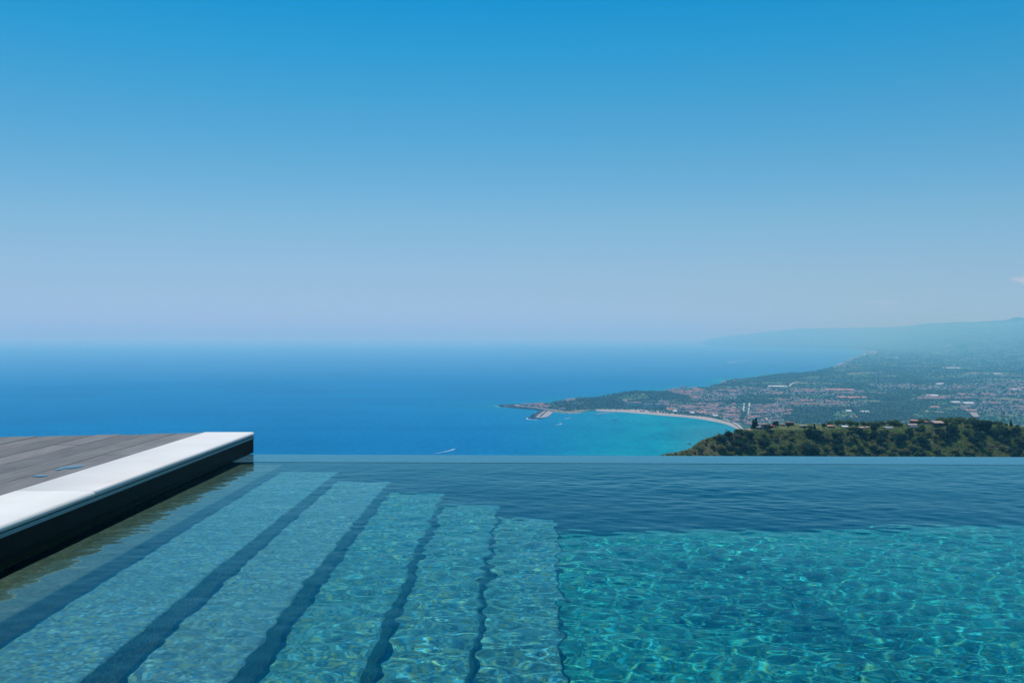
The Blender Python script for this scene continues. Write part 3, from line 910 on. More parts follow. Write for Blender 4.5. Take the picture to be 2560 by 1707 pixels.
field = in_poly(wx, wy, [(1425, 1008), (1460, 1004), (1462, 1012), (1430, 1015)]) | in_poly(wx, wy, [(1545, 995), (1618, 990), (1622, 1001), (1560, 1009)]) | \
        in_poly(wx, wy, [(2080, 1032), (2130, 1030), (2150, 1046), (2080, 1056)]) | in_poly(wx, wy, [(2440, 1040), (2580, 1038), (2580, 1070), (2450, 1062)])
dens = np.where(field, .12, dens)
ok = (wr.random(len(X)) < dens) & (sd_ > np.where(wy > 1020, 70, 12))
X, Y, bl_ = X[ok][:N], Y[ok][:N], belt[ok][:N]
Z = ground(X, Y)
n = len(X)
R = np.interp(Y, [3600, 6600, 11700, 23000, 58000], [4.0, 5.5, 10, 20, 42]) * wr.uniform(.6, 1.5, n)
Hh = np.minimum(R * wr.uniform(.6, 1.1, n), wr.uniform(4, 11, n)) * np.where(bl_, 1.35, 1)
Vv = IV[None] * np.stack([R, R * wr.uniform(.8, 1.3, n), Hh], -1)[:, None, :] * wr.uniform(.75, 1.2, (n, len(IV), 1))
Vv[:, :, 2] += (Z + Hh * .55)[:, None]; Vv[:, :, 0] += X[:, None]; Vv[:, :, 1] += Y[:, None]
pal = np.array([(.026, .066, .030), (.036, .086, .034), (.050, .108, .040), (.019, .050, .028), (.078, .13, .05), (.030, .068, .036)])
cc = pal[wr.integers(0, len(pal), n)] * np.where(bl_, .8, 1)[:, None] * wr.uniform(.8, 1.2, (n, 1))
Tt = (IT[None] + (np.arange(n) * len(IV))[:, None, None]).reshape(-1, 3)
wood = np_mesh('woodland', Vv.reshape(-1, 3), Tt, M['foliage'], np.repeat(cc, len(IV), 0))
tag(wood, 'green orchards and woods covering the coastal plain around the villages', 'woodland', None, 'stuff')

# -------------------------------------------------------------- near hill spur
RGX = [1150, 1400, 1560, 1653, 1678, 1711, 1728, 1742, 1755, 1775, 1793, 1819, 1844, 1876, 1934, 1951, 2000, 2060, 2130, 2200, 2260, 2330, 2400, 2450, 2522, 2560, 2800]
RGF = [2100, 1500, 1205, 1139.5, 1133, 1126.5, 1121, 1109, 1099, 1095, 1089, 1085.5, 1080, 1078, 1075, 1074, 1075, 1074, 1074, 1077, 1075, 1072, 1069, 1066, 1068, 1071, 1080]
D0X = [1500, 1653, 1760, 1900, 2100, 2560, 2800]
D0Y = [758, 816, 889, 933, 955, 948, 933]


def hill_z(px, Y):
    """height of the spur for a direction and a distance"""
    D0 = np.interp(px, D0X, D0Y); yf = np.interp(px, RGX, RGF)
    z0 = CAMZ - (yf - HOR) / F * D0
    back = np.interp(px, [1600, 1800, 1900, 1960, 2600], [4, 8, 30, 50, 50])
    yb = np.interp(px, [1800, 1876, 1934, 1951, 2060, 2100, 2200, 2290, 2400, 2460, 2520, 2560], [1087, 1075, 1063, 1059.5, 1060.5, 1064, 1064, 1062, 1059, 1060, 1065, 1070])
    yb = np.where(px < 1876, yf - .3, yb)
    rise = (-(yb - HOR) / F * (D0 + back) + (yf - HOR) / F * D0) / back
    u = Y - D0
    front = np.where(u < 0, u * .52 + np.minimum(0, u + 40) * .25, 0)
    top = np.where(u > 0, np.minimum(u, back) * rise, 0)
    fall = np.where(u > back, -(u - back) * .55, 0)
    X = (px - 1280) / F * Y
    rough = 1.6 * (lump(X, Y, 9) + .8 * lump(X, Y, 23)) * np.clip(-u / 12, 0, 1) + .5 * lump(X, Y, 14) * (u > 0)
    return z0 + front + top + fall + rough


t = NT('hill ground')
p = t.pos()
c = t.ramp(t.noise(p, .11, 7, .65), [(.32, (.040, .055, .026)), (.5, (.062, .070, .034)), (.66, (.11, .095, .052)), (.82, (.19, .14, .09))])
ha = t.new('ShaderNodeAttribute', attribute_name='tint')
sx_ = t.new('ShaderNodeSeparateColor'); t.l.new(ha.outputs['Color'], sx_.inputs[0])
c = t.mix(c, t.ramp(t.noise(p, .16, 7, .65), [(.35, (.075, .070, .034)), (.55, (.14, .115, .062)), (.75, (.23, .175, .105))]), sx_.outputs[1])
c = t.mix(c, t.ramp(t.noise(p, .09, 6, .6), [(.3, (.055, .085, .034)), (.5, (.10, .125, .048)), (.62, (.17, .17, .07)), (.78, (.26, .22, .12))]), sx_.outputs[0])
t.base(c); t.set(Roughness=.95, Specular_IOR_Level=.1)
t.bump(t.noise(p, .8, 6, .7), .8, .6)
M['hill'] = t.mat
hp = np.arange(1160, 2860, 6.0); hy = np.concatenate([np.arange(480, 800, 10.0), np.arange(800, 1060, 2.6), np.arange(1060, 1750, 22)])
PX, HY = np.meshgrid(hp, hy)
HX = (PX - 1280) / F * HY
HZ = np.maximum(hill_z(PX, HY), -455)
ny, nx = PX.shape
idx = np.arange(ny * nx).reshape(ny, nx)
Q = np.stack([idx[:-1, :-1], idx[:-1, 1:], idx[1:, 1:], idx[1:, :-1]], -1).reshape(-1, 4)
pl = sst(HY - np.interp(PX, D0X, D0Y), -1, 6) * sst(PX, 1890, 1930) * (1 - .7 * sst(PX, 2110, 2180))
hill = np_mesh('hill', np.stack([HX, HY, HZ], -1).reshape(-1, 3), Q, M['hill'], np.stack([pl.ravel(), (1 - sst(PX, 1800, 1900)).ravel(), pl.ravel() * 0], -1), True)
hill['kind'] = 'structure'

# slope falling away below the pool terrace
sl = []
gx_ = np.linspace(-60, 60, 25); gy_ = np.concatenate([np.linspace(-40, 6, 8), np.linspace(9, 120, 16)])
A_, B_ = np.meshgrid(gx_, gy_)
C_ = np.where(B_ < 6, -4.3, -4.3 - (B_ - 6) * .85) + .5 * lump(A_, B_, 7) * (B_ > 8)
idx = np.arange(A_.size).reshape(A_.shape)
Q = np.stack([idx[:-1, :-1], idx[:-1, 1:], idx[1:, 1:], idx[1:, :-1]], -1).reshape(-1, 4)
o = np_mesh('hillside', np.stack([A_, B_, C_], -1).reshape(-1, 3), Q, M['hill'], np.zeros((A_.size, 3)), True); o['kind'] = 'structure'


# shrubs and trees: leaf clumps spread through a crown, on a forked trunk
def crown_mesh(name, seed, rx, rz_, n, leaf, lobes, cone=False):
    r = np.random.default_rng(seed)
    C = []
    if cone:
        for i in range(lobes):
            hgt = i / lobes; C.append((r.normal(0, rx * .12), r.normal(0, rx * .12), rz_ * (.1 + 1.8 * hgt), rx * (1 - hgt) * .8 + .12 * rx))
    else:
        for i in range(lobes):
            a = r.uniform(0, 6.28); q = math.sqrt(r.random()) * rx * .68
            zz = rz_ * r.uniform(.45, 1.35) * (1 - .35 * q / rx)
            C.append((q * math.cos(a), q * math.sin(a), zz, rx * r.uniform(.28, .5)))
    C = np.array(C)
    w = C[:, 3] ** 2; pick = r.choice(len(C), n, p=w / w.sum())
    d = r.normal(size=(n, 3)); d /= np.linalg.norm(d, axis=1)[:, None]
    rad = r.uniform(.55, 1.0, n) ** .5 * C[pick, 3] * np.where(r.random(n) < .08, 1.25, 1)
    P = C[pick, :3] + d * rad[:, None] * np.array([1, 1, .82])
    P[:, 2] = np.maximum(P[:, 2], leaf * .3)
    nn = d + r.normal(0, .55, (n, 3)); nn /= np.linalg.norm(nn, axis=1)[:, None]
    ref = np.where(np.abs(nn[:, 2:3]) < .9, np.array([[0, 0, 1.]]), np.array([[1., 0, 0]]))
    u = np.cross(nn, ref); u /= np.linalg.norm(u, axis=1)[:, None]; vv = np.cross(nn, u)
    s = leaf * r.uniform(.6, 1.4, n)[:, None]
    a = r.uniform(.7, 1.2, (n, 1))
    V = np.stack([P - u * s, P - vv * s * a + nn * s * .3, P + u * s, P + vv * s * a + nn * s * .3], 1).reshape(-1, 3)
    T = np.arange(n * 4).reshape(-1, 4)
    tint = np.repeat(r.uniform(.72, 1.3, (n, 1)) * (1 + r.normal(0, .05, (n, 3))), 4, 0)
    o = np_mesh(name, V, T, M['trunk'], tint); return o


def leafmat(name, c):
    t = NT(name)
    a_ = t.new('ShaderNodeAttribute', attribute_name='tint')
    col = t.mix(c, a_.outputs['Color'], 1.0, 'MULTIPLY')
    t.base(col); t.set(Roughness=.7, Specular_IOR_Level=.2)
    tr = t.new('ShaderNodeBsdfTranslucent'); t.l.new(t.mix(col, (1.15, 1.2, .7), 1.0, 'MULTIPLY'), tr.inputs[0])
    mx = t.new('ShaderNodeMixShader'); mx.inputs[0].default_value = .4
    t.l.new(t.b.outputs[0], mx.inputs[1]); t.l.new(tr.outputs[0], mx.inputs[2]); t.l.new(mx.outputs[0], t.out.inputs[0])
    return t.mat
LEAF = {'dark': leafmat('dark leaves', (.030, .074, .040)), 'mid': leafmat('mid leaves', (.100, .165, .055)), 'olive': leafmat('olive leaves', (.195, .215, .080)),
        'brown': leafmat('dry leaves', (.19, .13, .07)), 'fresh': leafmat('fresh leaves', (.115, .160, .048))}


def plant_proto(name, leafkey, seed, rx, rz_, n, leaf, lobes, trunk_h, cone=False):
    root = empty(name)
    cr = crown_mesh('crown', seed, rx, rz_, n, leaf, lobes, cone)
    cr.data.materials[0] = LEAF[leafkey]; cr.parent = root; cr.location = (0, 0, trunk_h)
    b = MB(); r = random.Random(seed)
    b.tube((0, 0, -1.0), (0, 0, trunk_h + rz_ * .5), .05 * rx + .08, .03 * rx + .04)
    for i in range(3):
        a = r.uniform(0, 6.28); b.tube((0, 0, trunk_h * .7), (rx * .4 * math.cos(a), rx * .4 * math.sin(a), trunk_h + rz_ * .8), .03 * rx + .03, .02)
    b.build('trunk', M['trunk'], root)
    return root


def purge_after(protos):
    for o in protos:
        for ch in list(o.children): bpy.data.objects.remove(ch)
        bpy.data.objects.remove(o)


PROTO = {}
for key, args in {
    'dark_a': ('dark', 1, 3.6, 3.0, 900, .36, 12, .7), 'dark_b': ('dark', 2, 4.6, 4.2, 1200, .40, 16, 1.2), 'dark_c': ('dark', 9, 2.6, 2.1, 600, .3, 8, .4),
    'mid_a': ('mid', 3, 3.2, 2.4, 800, .33, 11, .5), 'mid_b': ('mid', 4, 4.2, 3.2, 1000, .38, 14, .7), 'mid_c': ('mid', 12, 2.2, 1.7, 500, .27, 8, .3),
    'olive_a': ('olive', 5, 2.8, 1.9, 650, .3, 9, .3), 'olive_b': ('olive', 6, 3.8, 2.5, 850, .34, 12, .5), 'brown_a': ('brown', 7, 2.6, 1.6, 550, .3, 9, .2),
    'fresh_a': ('fresh', 8, 3.0, 2.2, 700, .3, 10, .5)}.items():
    PROTO[key] = plant_proto('shrub', *args)
ADJ = {'dark': 'dark green', 'mid': 'mid green', 'olive': 'olive green', 'brown': 'dry brownish', 'fresh': 'fresh green'}


def zone(px, py):
    h = 'on the steep slope' if px > 1880 else 'on the left spur'
    if py < 1082: return h + (' at the ridge edge below the hill houses' if px > 1880 else ' along its skyline')
    if py < 1112: return h + (' half way down' if px > 1880 else ' above the sea')
    return h + ' just above the pool edge'


sr = random.Random(77)
placed = []
count = {}
def put(key, px, Y, sc_, name='shrub', label=None, group='shrubs and small trees on the hill slope'):
    X = (px - 1280) / F * Y; z = float(hill_z(np.array([px]), np.array([Y]))[0])
    o = copy_tree(PROTO[key]); o.name = name
    o.location = (X, Y, z - .2); o.rotation_euler = (0, 0, sr.uniform(0, 6.28)); o.scale = (sc_, sc_, sc_ * sr.uniform(.85, 1.15))
    py = HOR + (CAMZ - z) * F / Y
    tag(o, label or '%s bushy shrub %s' % (ADJ[key.split('_')[0]], zone(px, py)), 'shrub', group)
    return o


nsh = 0; tries = 0
while nsh < 285 and tries < 20000:
    tries += 1
    px = sr.uniform(1655, 2600) if sr.random() > .04 else sr.uniform(1655, 1850)
    D0 = float(np.interp(px, D0X, D0Y)); u = -sr.random() ** .9 * 46 + 1
    Y = D0 + u
    z = float(hill_z(np.array([px]), np.array([Y]))[0]); py = HOR + (CAMZ - z) * F / Y
    if py > 1162: continue
    big = px > 1800
    k = sr.random()
    dk = .5 + .5 * math.sin(px / 31.0 + u * .23) * math.sin(px / 67.0 + 1 - u * .11)
    if k < .18 + .45 * dk: key = sr.choice(['dark_a', 'dark_b', 'dark_c'] if big else ['dark_c', 'dark_a'])
    elif k < .68: key = sr.choice(['mid_a', 'mid_b', 'mid_c'] if big else ['mid_c', 'mid_a'])
    elif k < .9: key = sr.choice(['olive_a', 'olive_b'])
    elif k < .96: key = 'fresh_a'
    else: key = 'brown_a'
    if not big and sr.random() < .2: continue
    if 1928 < px < 2110 and u > -5: continue
    s_ = sr.uniform(.65, 1.4) * (1 if big else .55)
    X = (px - 1280) / F * Y; rr = 2.2 * s_
    if any((X - q[0]) ** 2 + (Y - q[1]) ** 2 < (rr + q[2]) ** 2 * .42 for q in placed): continue
    placed.append((X, Y, rr)); put(key, px, Y, s_); nsh += 1

# low scrub between the shrubs: nobody could count it
ur = np.random.default_rng(15)
n = 200000
px = ur.uniform(1590, 2640, n); D0 = np.interp(px, D0X, D0Y); u = np.where(ur.random(n) < .76, -62 * ur.random(n) ** 1.15, 62 * ur.random(n) ** 1.2)
Y = D0 + u; X = (px - 1280) / F * Y
pch = lump(X, Y, 8) + .6 * lump(X, Y, 3.1) + .5 * lump(X, Y, 19)
ok = ur.random(n) < np.where(u < 0, .62 + .45 * np.sign(pch) * .8, np.where(px > 2100, .8, .3 + .28 * np.sign(pch))) * np.where(px < 1860, .5, 1)
px, X, Y, u, pch = px[ok], X[ok], Y[ok], u[ok], pch[ok]; n = len(px)
Z = hill_z(px, Y)
d = ur.normal(size=(n, 3)); d[:, 2] = np.abs(d[:, 2]) + .3; d[:, 1] -= .35; d /= np.linalg.norm(d, axis=1)[:, None]
uu = np.cross(d, ur.normal(size=(n, 3))); uu /= np.linalg.norm(uu, axis=1)[:, None]; vv = np.cross(d, uu)
sz = ur.uniform(.22, .62, n)[:, None] * np.where((u > 0) & (px < 2100), .6, 1)[:, None]
P = np.stack([X, Y, Z + ur.uniform(.05, 1.0, n) * np.where(u > 0, np.where(px > 2100, 1.3, .4), 1)], -1)
V = np.stack([P - uu * sz, P - vv * sz, P + uu * sz, P + vv * sz], 1).reshape(-1, 3)
pal = np.array([(.070, .125, .048), (.100, .148, .048), (.150, .168, .066), (.080, .135, .043), (.19, .155, .08), (.045, .090, .043)])
pick = np.clip((np.abs(pch * 1.7 + ur.normal(0, .9, n)) * 2).astype(int), 0, 5)
cc = pal[pick] * ur.uniform(.75, 1.3, (n, 1)) * np.where(((u > 0) & (px < 2100))[:, None], np.array([[1.25, 1.15, 1.0]]), 1)
o = np_mesh('undergrowth', V, np.arange(n * 4).reshape(-1, 4), leafmat('scrub leaves', (1.8, 1.75, 1.35)), np.repeat(cc, 4, 0))
tag(o, 'low olive and green scrub covering the hill slope between the shrubs', 'undergrowth', None, 'stuff')

# trees on the ridge top
TR = {}
TR['round'] = plant_proto('tree', 'dark', 21, 3.4, 3.4, 1500, .34, 16, 1.2)
TR['broad'] = plant_proto('tree', 'mid', 22, 4.4, 3.4, 1600, .38, 18, 1.4)
TR['fresh'] = plant_proto('tree', 'fresh', 23, 4.0, 3.2, 1500, .36, 16, 1.2)
TR['cypress'] = plant_proto('cypress', 'dark', 24, 1.5, 4.2, 900, .24, 9, .5, True)
TR['pine'] = plant_proto('tree', 'dark', 25, 2.6, 5.0, 1400, .34, 12, 1.5, True)


def tree(kind, px, u, h_scale, label, cat='tree', name=None, grp='trees on the ridge'):
    Y = float(np.interp(px, D0X, D0Y)) + u
    z = float(hill_z(np.array([px]), np.array([Y]))[0])
    o = copy_tree(TR[kind]); o.name = name or 'tree'
    o.location = ((px - 1280) / F * Y, Y, z - .1); o.scale = (h_scale,) * 3; o.rotation_euler = (0, 0, sr.uniform(0, 6.28))
    tag(o, label, cat, grp); return o
tree('pine', 1883, 12, .95, 'tall dark conifer left of the grey tower house, the leftmost tree of the ridge')
tree('pine', 1890, 14, 1.1, 'taller of the two dark conifers beside the grey tower house')
tree('round', 1939, 14, 1.05, 'round dark tree right of the grey tower house')
tree('round', 1971, 16, .55, 'small round dark bush in the grass behind the long brown house', 'bush', 'bush')
tree('broad', 2012, 6, .55, 'low green tree in front of the low grey farm shed on the ridge')
tree('broad', 2025, 5, .6, 'low green tree beside the dry yellow field')
tree('pine', 2036, 3, .6, 'small pointed dark tree in front of the dry yellow field')
tree('round', 2060, 10, .8, 'dark tree left of the orange roofed bungalow')
tree('broad', 2075, 26, .8, 'green tree behind the orange roofed bungalow')
for i, (px, u, k, s_) in enumerate([(2096, 40, 'broad', .9), (2110, 44, 'fresh', .8), (2124, 38, 'broad', .95), (2140, 36, 'fresh', .9), (2158, 40, 'broad', .8), (2172, 34, 'fresh', .9), (2190, 30, 'broad', 1.0),
                                 (2206, 40, 'fresh', .9), (2224, 36, 'broad', .9), (2238, 30, 'broad', 1.05), (2250, 26, 'fresh', .8), (2300, 44, 'broad', 1.0), (2318, 46, 'broad', .9), (2292, 10, 'fresh', .6), (2306, 6, 'broad', .6)]):
    tree(k, px, u, s_, 'leafy %s tree in the belt behind the ridge houses' % ('bright green' if k == 'fresh' else 'mid green'), grp='tree belt behind the ridge houses')
for i, (px, u, k, s_) in enumerate([(2352, 40, 'broad', 1.1), (2366, 34, 'fresh', 1.2), (2380, 44, 'fresh', 1.15), (2394, 30, 'broad', 1.2), (2404, 44, 'fresh', 1.2), (2416, 26, 'fresh', 1.0), (2386, 18, 'broad', .9),
                                 (2432, 30, 'broad', 1.1), (2446, 22, 'fresh', 1.0), (2458, 26, 'broad', .8), (2476, 26, 'round', .7), (2488, 24, 'fresh', .8), (2500, 20, 'broad', .7), (2514, 16, 'fresh', .6), (2363, 14, 'round', .9), (2352, 8, 'round', .8)]):
    tree(k, px, u, s_, '%s tree in the grove right of the two storey hill house' % {'fresh': 'bright green', 'broad': 'mid green', 'round': 'dark'}[k], grp='grove right of the hill house')
tree('cypress', 2527.5, 14, 1.15, 'lone pointed cypress at the right end of the ridge', 'cypress', 'cypress')
tree('round', 2543, 8, .55, 'small round dark bush right of the lone cypress', 'bush', 'bush')
purge_after(list(PROTO.values()) + list(TR.values()))

# houses on the ridge
def ridge(px, u):
    Y = float(np.interp(px, D0X, D0Y)) + u
    return ((px - 1280) / F * Y, Y, float(hill_z(np.array([px]), np.array([Y]))[0]))


M['pinkwall'] = plain('pinkish plaster', (.48, .36, .30), .9, .15, .5)
M['brownwood'] = plain('brown timber', (.14, .09, .07), .85, .25, 1.5)
M['terra'] = plain('terracotta tiles', (.44, .21, .13), .9, .25, 1.5)
M['tan'] = plain('tan tiles', (.42, .31, .24), .9, .2, 1.5)
M['redroof'] = plain('red roofing', (.50, .13, .11), .8, .15, 1.0)
M['greywall'] = plain('grey blue render', (.34, .37, .38), .9, .12, .8)


def villa(px, u, w, d, h, wall, roof, kind, label, rz=0, floors=1, nwin=4, rh=1.4, porch=False, dz=0, cat='house'):
    x, y, z = ridge(px, u)
    o = tag(empty('hill_house', (x, y, z + dz), rz), label, cat, 'houses on the ridge')
    b = MB(); b.box(-w / 2, w / 2, -d / 2, d / 2, -3, h); b.build('wall', wall, o)
    b = MB()
    if kind == 'hip': b.hip(-w / 2, w / 2, -d / 2, d / 2, h + .01, rh, .55)
    elif kind == 'gable': b.gable(-w / 2, w / 2, -d / 2, d / 2, h + .01, rh, .5)
    elif kind == 'mono':
        b.add([(-w / 2 - .5, -d / 2 - .7, h + .02), (w / 2 + .5, -d / 2 - .7, h + .02), (w / 2 + .5, d / 2 + .4, h + rh), (-w / 2 - .5, d / 2 + .4, h + rh),
               (-w / 2 - .5, -d / 2 - .7, h - .2), (w / 2 + .5, -d / 2 - .7, h - .2), (w / 2 + .5, d / 2 + .4, h + rh - .25), (-w / 2 - .5, d / 2 + .4, h + rh - .25)],
              [(0, 1, 2, 3), (7, 6, 5, 4), (0, 4, 5, 1), (1, 5, 6, 2), (2, 6, 7, 3), (3, 7, 4, 0)])
    else: b.box(-w / 2 - .35, w / 2 + .35, -d / 2 - .35, d / 2 + .35, h + .005, h + .35)
    b.build('roof', roof, o)
    fh = h / floors
    for k in range(floors):
        for i in range(nwin):
            xx = -w / 2 + (i + .5) * w / nwin; ww = min(.65, w / nwin * .3)
            b = MB(); b.box(xx - ww, xx + ww, -d / 2 - .05, -d / 2 + .1, k * fh + fh * .3, k * fh + fh * .78)
            b.build('window', M['glass'], o)
    if porch:
        b = MB(); b.box(-w / 2, w / 2, -d / 2 - 2.2, -d / 2 - .06, h * .62, h * .70)
        for i in range(4): b.box(-w / 2 + i * (w - .3) / 3, -w / 2 + .3 + i * (w - .3) / 3, -d / 2 - 2.2, -d / 2 - 1.9, -2, h * .62)
        b.build('porch', M['white'], o)
    return o
villa(1909.5, 6, 3.9, 4, 5.2, M['greywall'], M['terra'], 'hip', 'grey blue tower house at the left end of the ridge', .35, 2, 1, 1.0)
villa(1896, 10, 4.2, 4, 2.6, M['pinkwall'], M['tan'], 'gable', 'small pink house close left of the grey tower house', .1, 1, 2, .9)
villa(1868.5, 9, 4.4, 4, 2.2, M['pinkwall'], M['terra'], 'gable', 'small orange roofed house lowest on the ridge by the bay', .05, 1, 2, .9, dz=-1)
villa(1927.5, 22, 5.6, 4, 2.0, M['pinkwall'], M['redroof'], 'gable', 'low house with a bright red roof behind the round dark tree', 0, 1, 3, .8)
villa(1973, 40, 8, 5, 2.8, M['brownwood'], M['brownwood'], 'mono', 'long dark brown house on the back of the grassy ridge', -.05, 1, 4, .7)
villa(1956, 36, 4, 3, 1.5, M['brownwood'], M['tan'], 'gable', 'small pale roofed annex left of the long brown house', 0, 1, 2, .5)
villa(2008, 22, 7, 3.5, 1.6, M['greywall'], WHR, 'flat', 'low grey farm shed in the middle of the ridge grass', .1, 1, 3)
villa(2076, 16, 6.6, 5, 2.0, M['pinkwall'], M['terra'], 'hip', 'orange hip roofed bungalow at the edge of the grass', .1, 1, 3, 1.3)
villa(2112, 12, 4.8, 4, 1.9, M['brownwood'], WHR, 'mono', 'little cabin with a bright white roof', -.05, 1, 3, .9)
villa(2153, 12, 5.0, 4, 1.9, M['pinkwall'], M['tan'], 'mono', 'tan roofed cottage right of the white roofed cabin', .05, 1, 3, .7)
villa(2166, 16, 4.0, 3.5, 2.3, M['tan'], M['tan'], 'gable', 'small bare tan hut joined to the tan roofed cottage', .4, 1, 1, .8)
villa(2182, 34, 6.0, 4, 2.0, M['greywall'], M['tan'], 'gable', 'grey house among trees behind the tan roofed cottage', 0, 1, 3, .9)
villa(2220.5, 9, 7.6, 4.5, 2.3, M['brownwood'], WHR, 'flat', 'flat house with a long cream roof and an open porch', .03, 1, 3, 1, True)
villa(2280, 8, 8.0, 5, 4.6, M['greywall'], M['tan'], 'gable', 'two storey house with a white railed balcony left of the yellow wall', .05, 2, 4, 1.0, True)
villa(2285, 22, 6.6, 5, 6.6, M['brownwood'], M['terra'], 'mono', 'tall house with two stacked terracotta roofs behind the balcony house', 0, 2, 3, .8)
x_, y_, z_ = ridge(2285, 18.5)
villa(2318, 44, 7.5, 4, 2.2, M['pinkwall'], M['terra'], 'gable', 'orange roofed house back among the trees left of the dark two storey house', .1, 1, 3, .8, dz=1.5)
villa(2344.5, 10, 8.8, 6, 4.9, M['brownwood'], M['tan'], 'mono', 'dark two storey house with tan roof and a yellow side wall', .02, 2, 3, 1.5)
villa(2378, 22, 3.6, 3, 2.2, M['pinkwall'], M['terra'], 'mono', 'tiny orange roofed hut in the grove', .1, 1, 2, .5, dz=.6)
villa(2460, 20, 3.4, 3, 2.0, M['pinkwall'], M['redroof'], 'mono', 'tiny red roofed hut right of the grove', .1, 1, 2, .5, dz=.8)
b = MB(); x_, y_, z_ = ridge(2331, 8)
b.box(-.9, .9, -.3, .3, -2, 3.2)
o = b.build('garden_wall', plain('yellow wall', (.50, .37, .16), .9, .15, .8)); o.location = (x_, y_, z_); tag(o, 'short yellow wall at the left side of the dark two storey house', 'wall')

# retaining wall along the ridge on the right
v, f = [], []
for i, px in enumerate(np.linspace(2398, 2462, 14)):
    x_, y_, z_ = ridge(px, 2.0)
    for dy in (0, .5):
        for dz in (-.6, 1.0 - .05 * abs(i - 7) / 7): v.append((x_, y_ + dy, z_ + dz))
for i in range(13):
    o_ = i * 4
    f += [(o_, o_ + 4, o_ + 5, o_ + 1), (o_ + 2, o_ + 3, o_ + 7, o_ + 6), (o_ + 1, o_ + 5, o_ + 7, o_ + 3)]
f += [(0, 1, 3, 2), (52, 54, 55, 53)]
o = mesh_obj('retaining_wall', v, f, plain('pale dry stone', (.34, .33, .30), .95, .3, .8)); tag(o, 'low pale stone wall along the ridge below the grove', 'wall')

# bare ploughed field on the slope of the far side (behind the grove)
v = [at(2423, 1039.5) , at(2441, 1039.5), at(2449, 1051), at(2434, 1051.5)]
v = [(q[0], q[1], gz(*q) + 14) for q in v]
o = mesh_obj('bare_field', v, [(0, 1, 2, 3)], plain('bare earth', (.30, .25, .21), .95, .15, .02)); o['kind'] = 'structure'

# pylons
M['steel'] = plain('dark steel', (.05, .055, .06), .6, .2, 1)
def pylon(px, u, h, label):
    x, y, z = ridge(px, u)
    o = tag(empty('power_pylon', (x, y, z)), label, 'pylon', 'power pylons on the ridge')
    b = MB(); w = h * .07
    for sx in (-1, 1):
        for sy in (-1, 1): b.tube((sx * w, sy * w, -1), (sx * .12, sy * .12, h), .09, .05, 4)
    for k in range(6):
        zz = h * k / 6; ww = w * (1 - k / 6.2); w2 = w * (1 - (k + 1) / 6.2)
        b.tube((-ww, -ww, zz), (w2, -w2, zz + h / 6), .05, .05, 4); b.tube((ww, ww, zz), (-w2, w2, zz + h / 6), .05, .05, 4)
    b.build('mast', M['steel'], o)
    b = MB()
    for zz, L in ((h * .78, 1.6), (h * .9, 1.2)): b.tube((-L, 0, zz), (L, 0, zz), .07, .07, 4)
    b.build('crossarm', M['steel'], o)
pylon(2504.5, 34, 12.5, 'left one of the two steel pylons near the lone cypress')
pylon(2509.5, 40, 15, 'taller right one of the two steel pylons near the lone cypress')
pylon(1815.5, 4, 5.0, 'small dark mast standing on the left spur skyline above the sea')

# small rock in the sea below the spur
b = MB(); rocks(b, (1721, 1109.6), (1727, 1109.8), 7, 4, 3, 8)
o = b.build('sea_rock', M['rock']); tag(o, 'small dark rock in the turquoise water left of the hill spur', 'rock')
b = MB(); rocks(b, (1249, 1015.7), (1255, 1015.6), 9, 5, 4, 18)
o = b.build('sea_rock', M['rock']); tag(o, 'dark rocks in the open sea off the tip of the breakwater', 'rock')

# ------------------------------------------------------------------- boats
M['hull'] = plain('white hull', (.80, .80, .80), .3, .05, .5, .5)
M['navy'] = plain('dark hull', (.06, .07, .09), .4, .1, .5, .5)


def boat_parts(root, L, beam, hullm, mast=False, big=False):
    b = MB(); n = 8; secs = []
    for i in range(n + 1):
        tt = i / n; y = -L / 2 + L * tt
        w = beam / 2 * (1 if tt < .55 else math.sqrt(max(0, 1 - ((tt - .55) / .45) ** 2)) + .02)
        z = L * (.075 + .05 * max(0, tt - .4)); secs.append([(-w, y, z), (-w * .7, y, -.4), (w * .7, y, -.4), (w, y, z)])
    v = [p for s in secs for p in s]; f = []
    for i in range(n):
        o = i * 4
        f += [(o + k, o + k + 1, o + 5 + k, o + 4 + k) for k in range(3)] + [(o + 3, o, o + 4, o + 7)]
    f += [(0, 3, 2, 1), (n * 4, n * 4 + 1, n * 4 + 2, n * 4 + 3)]
    b.add(v, f); h = b.build('hull', hullm, root)
    bm = bmesh.new(); bm.from_mesh(h.data); bmesh.ops.recalc_face_normals(bm, faces=bm.faces); bm.to_mesh(h.data); bm.free()
    z0 = L * .08
    b = MB(); b.prism([(-beam * .34, -L * .22), (beam * .34, -L * .22), (beam * .28, L * .16), (-beam * .28, L * .16)], z0, z0 + L * .1)
    if big: b.prism([(-beam * .28, -L * .18), (beam * .28, -L * .18), (beam * .2, L * .06), (-beam * .2, L * .06)], z0 + L * .1, z0 + L * .18)
    b.build('cabin', M['hull'], root)
    b = MB(); b.prism([(-beam * .345, -L * .1), (beam * .345, -L * .1), (beam * .295, L * .12), (-beam * .295, L * .12)], z0 + L * .045, z0 + L * .082)
    b.build('window', M['glass'], root)
    if mast:
        b = MB(); b.tube((0, L * .05, z0), (0, L * .05, z0 + L * 1.15), .12, .07); b.tube((0, L * .05, z0 + L * .22), (0, -L * .4, z0 + L * .22), .14, .1)
        b.build('mast', M['hull'], root)


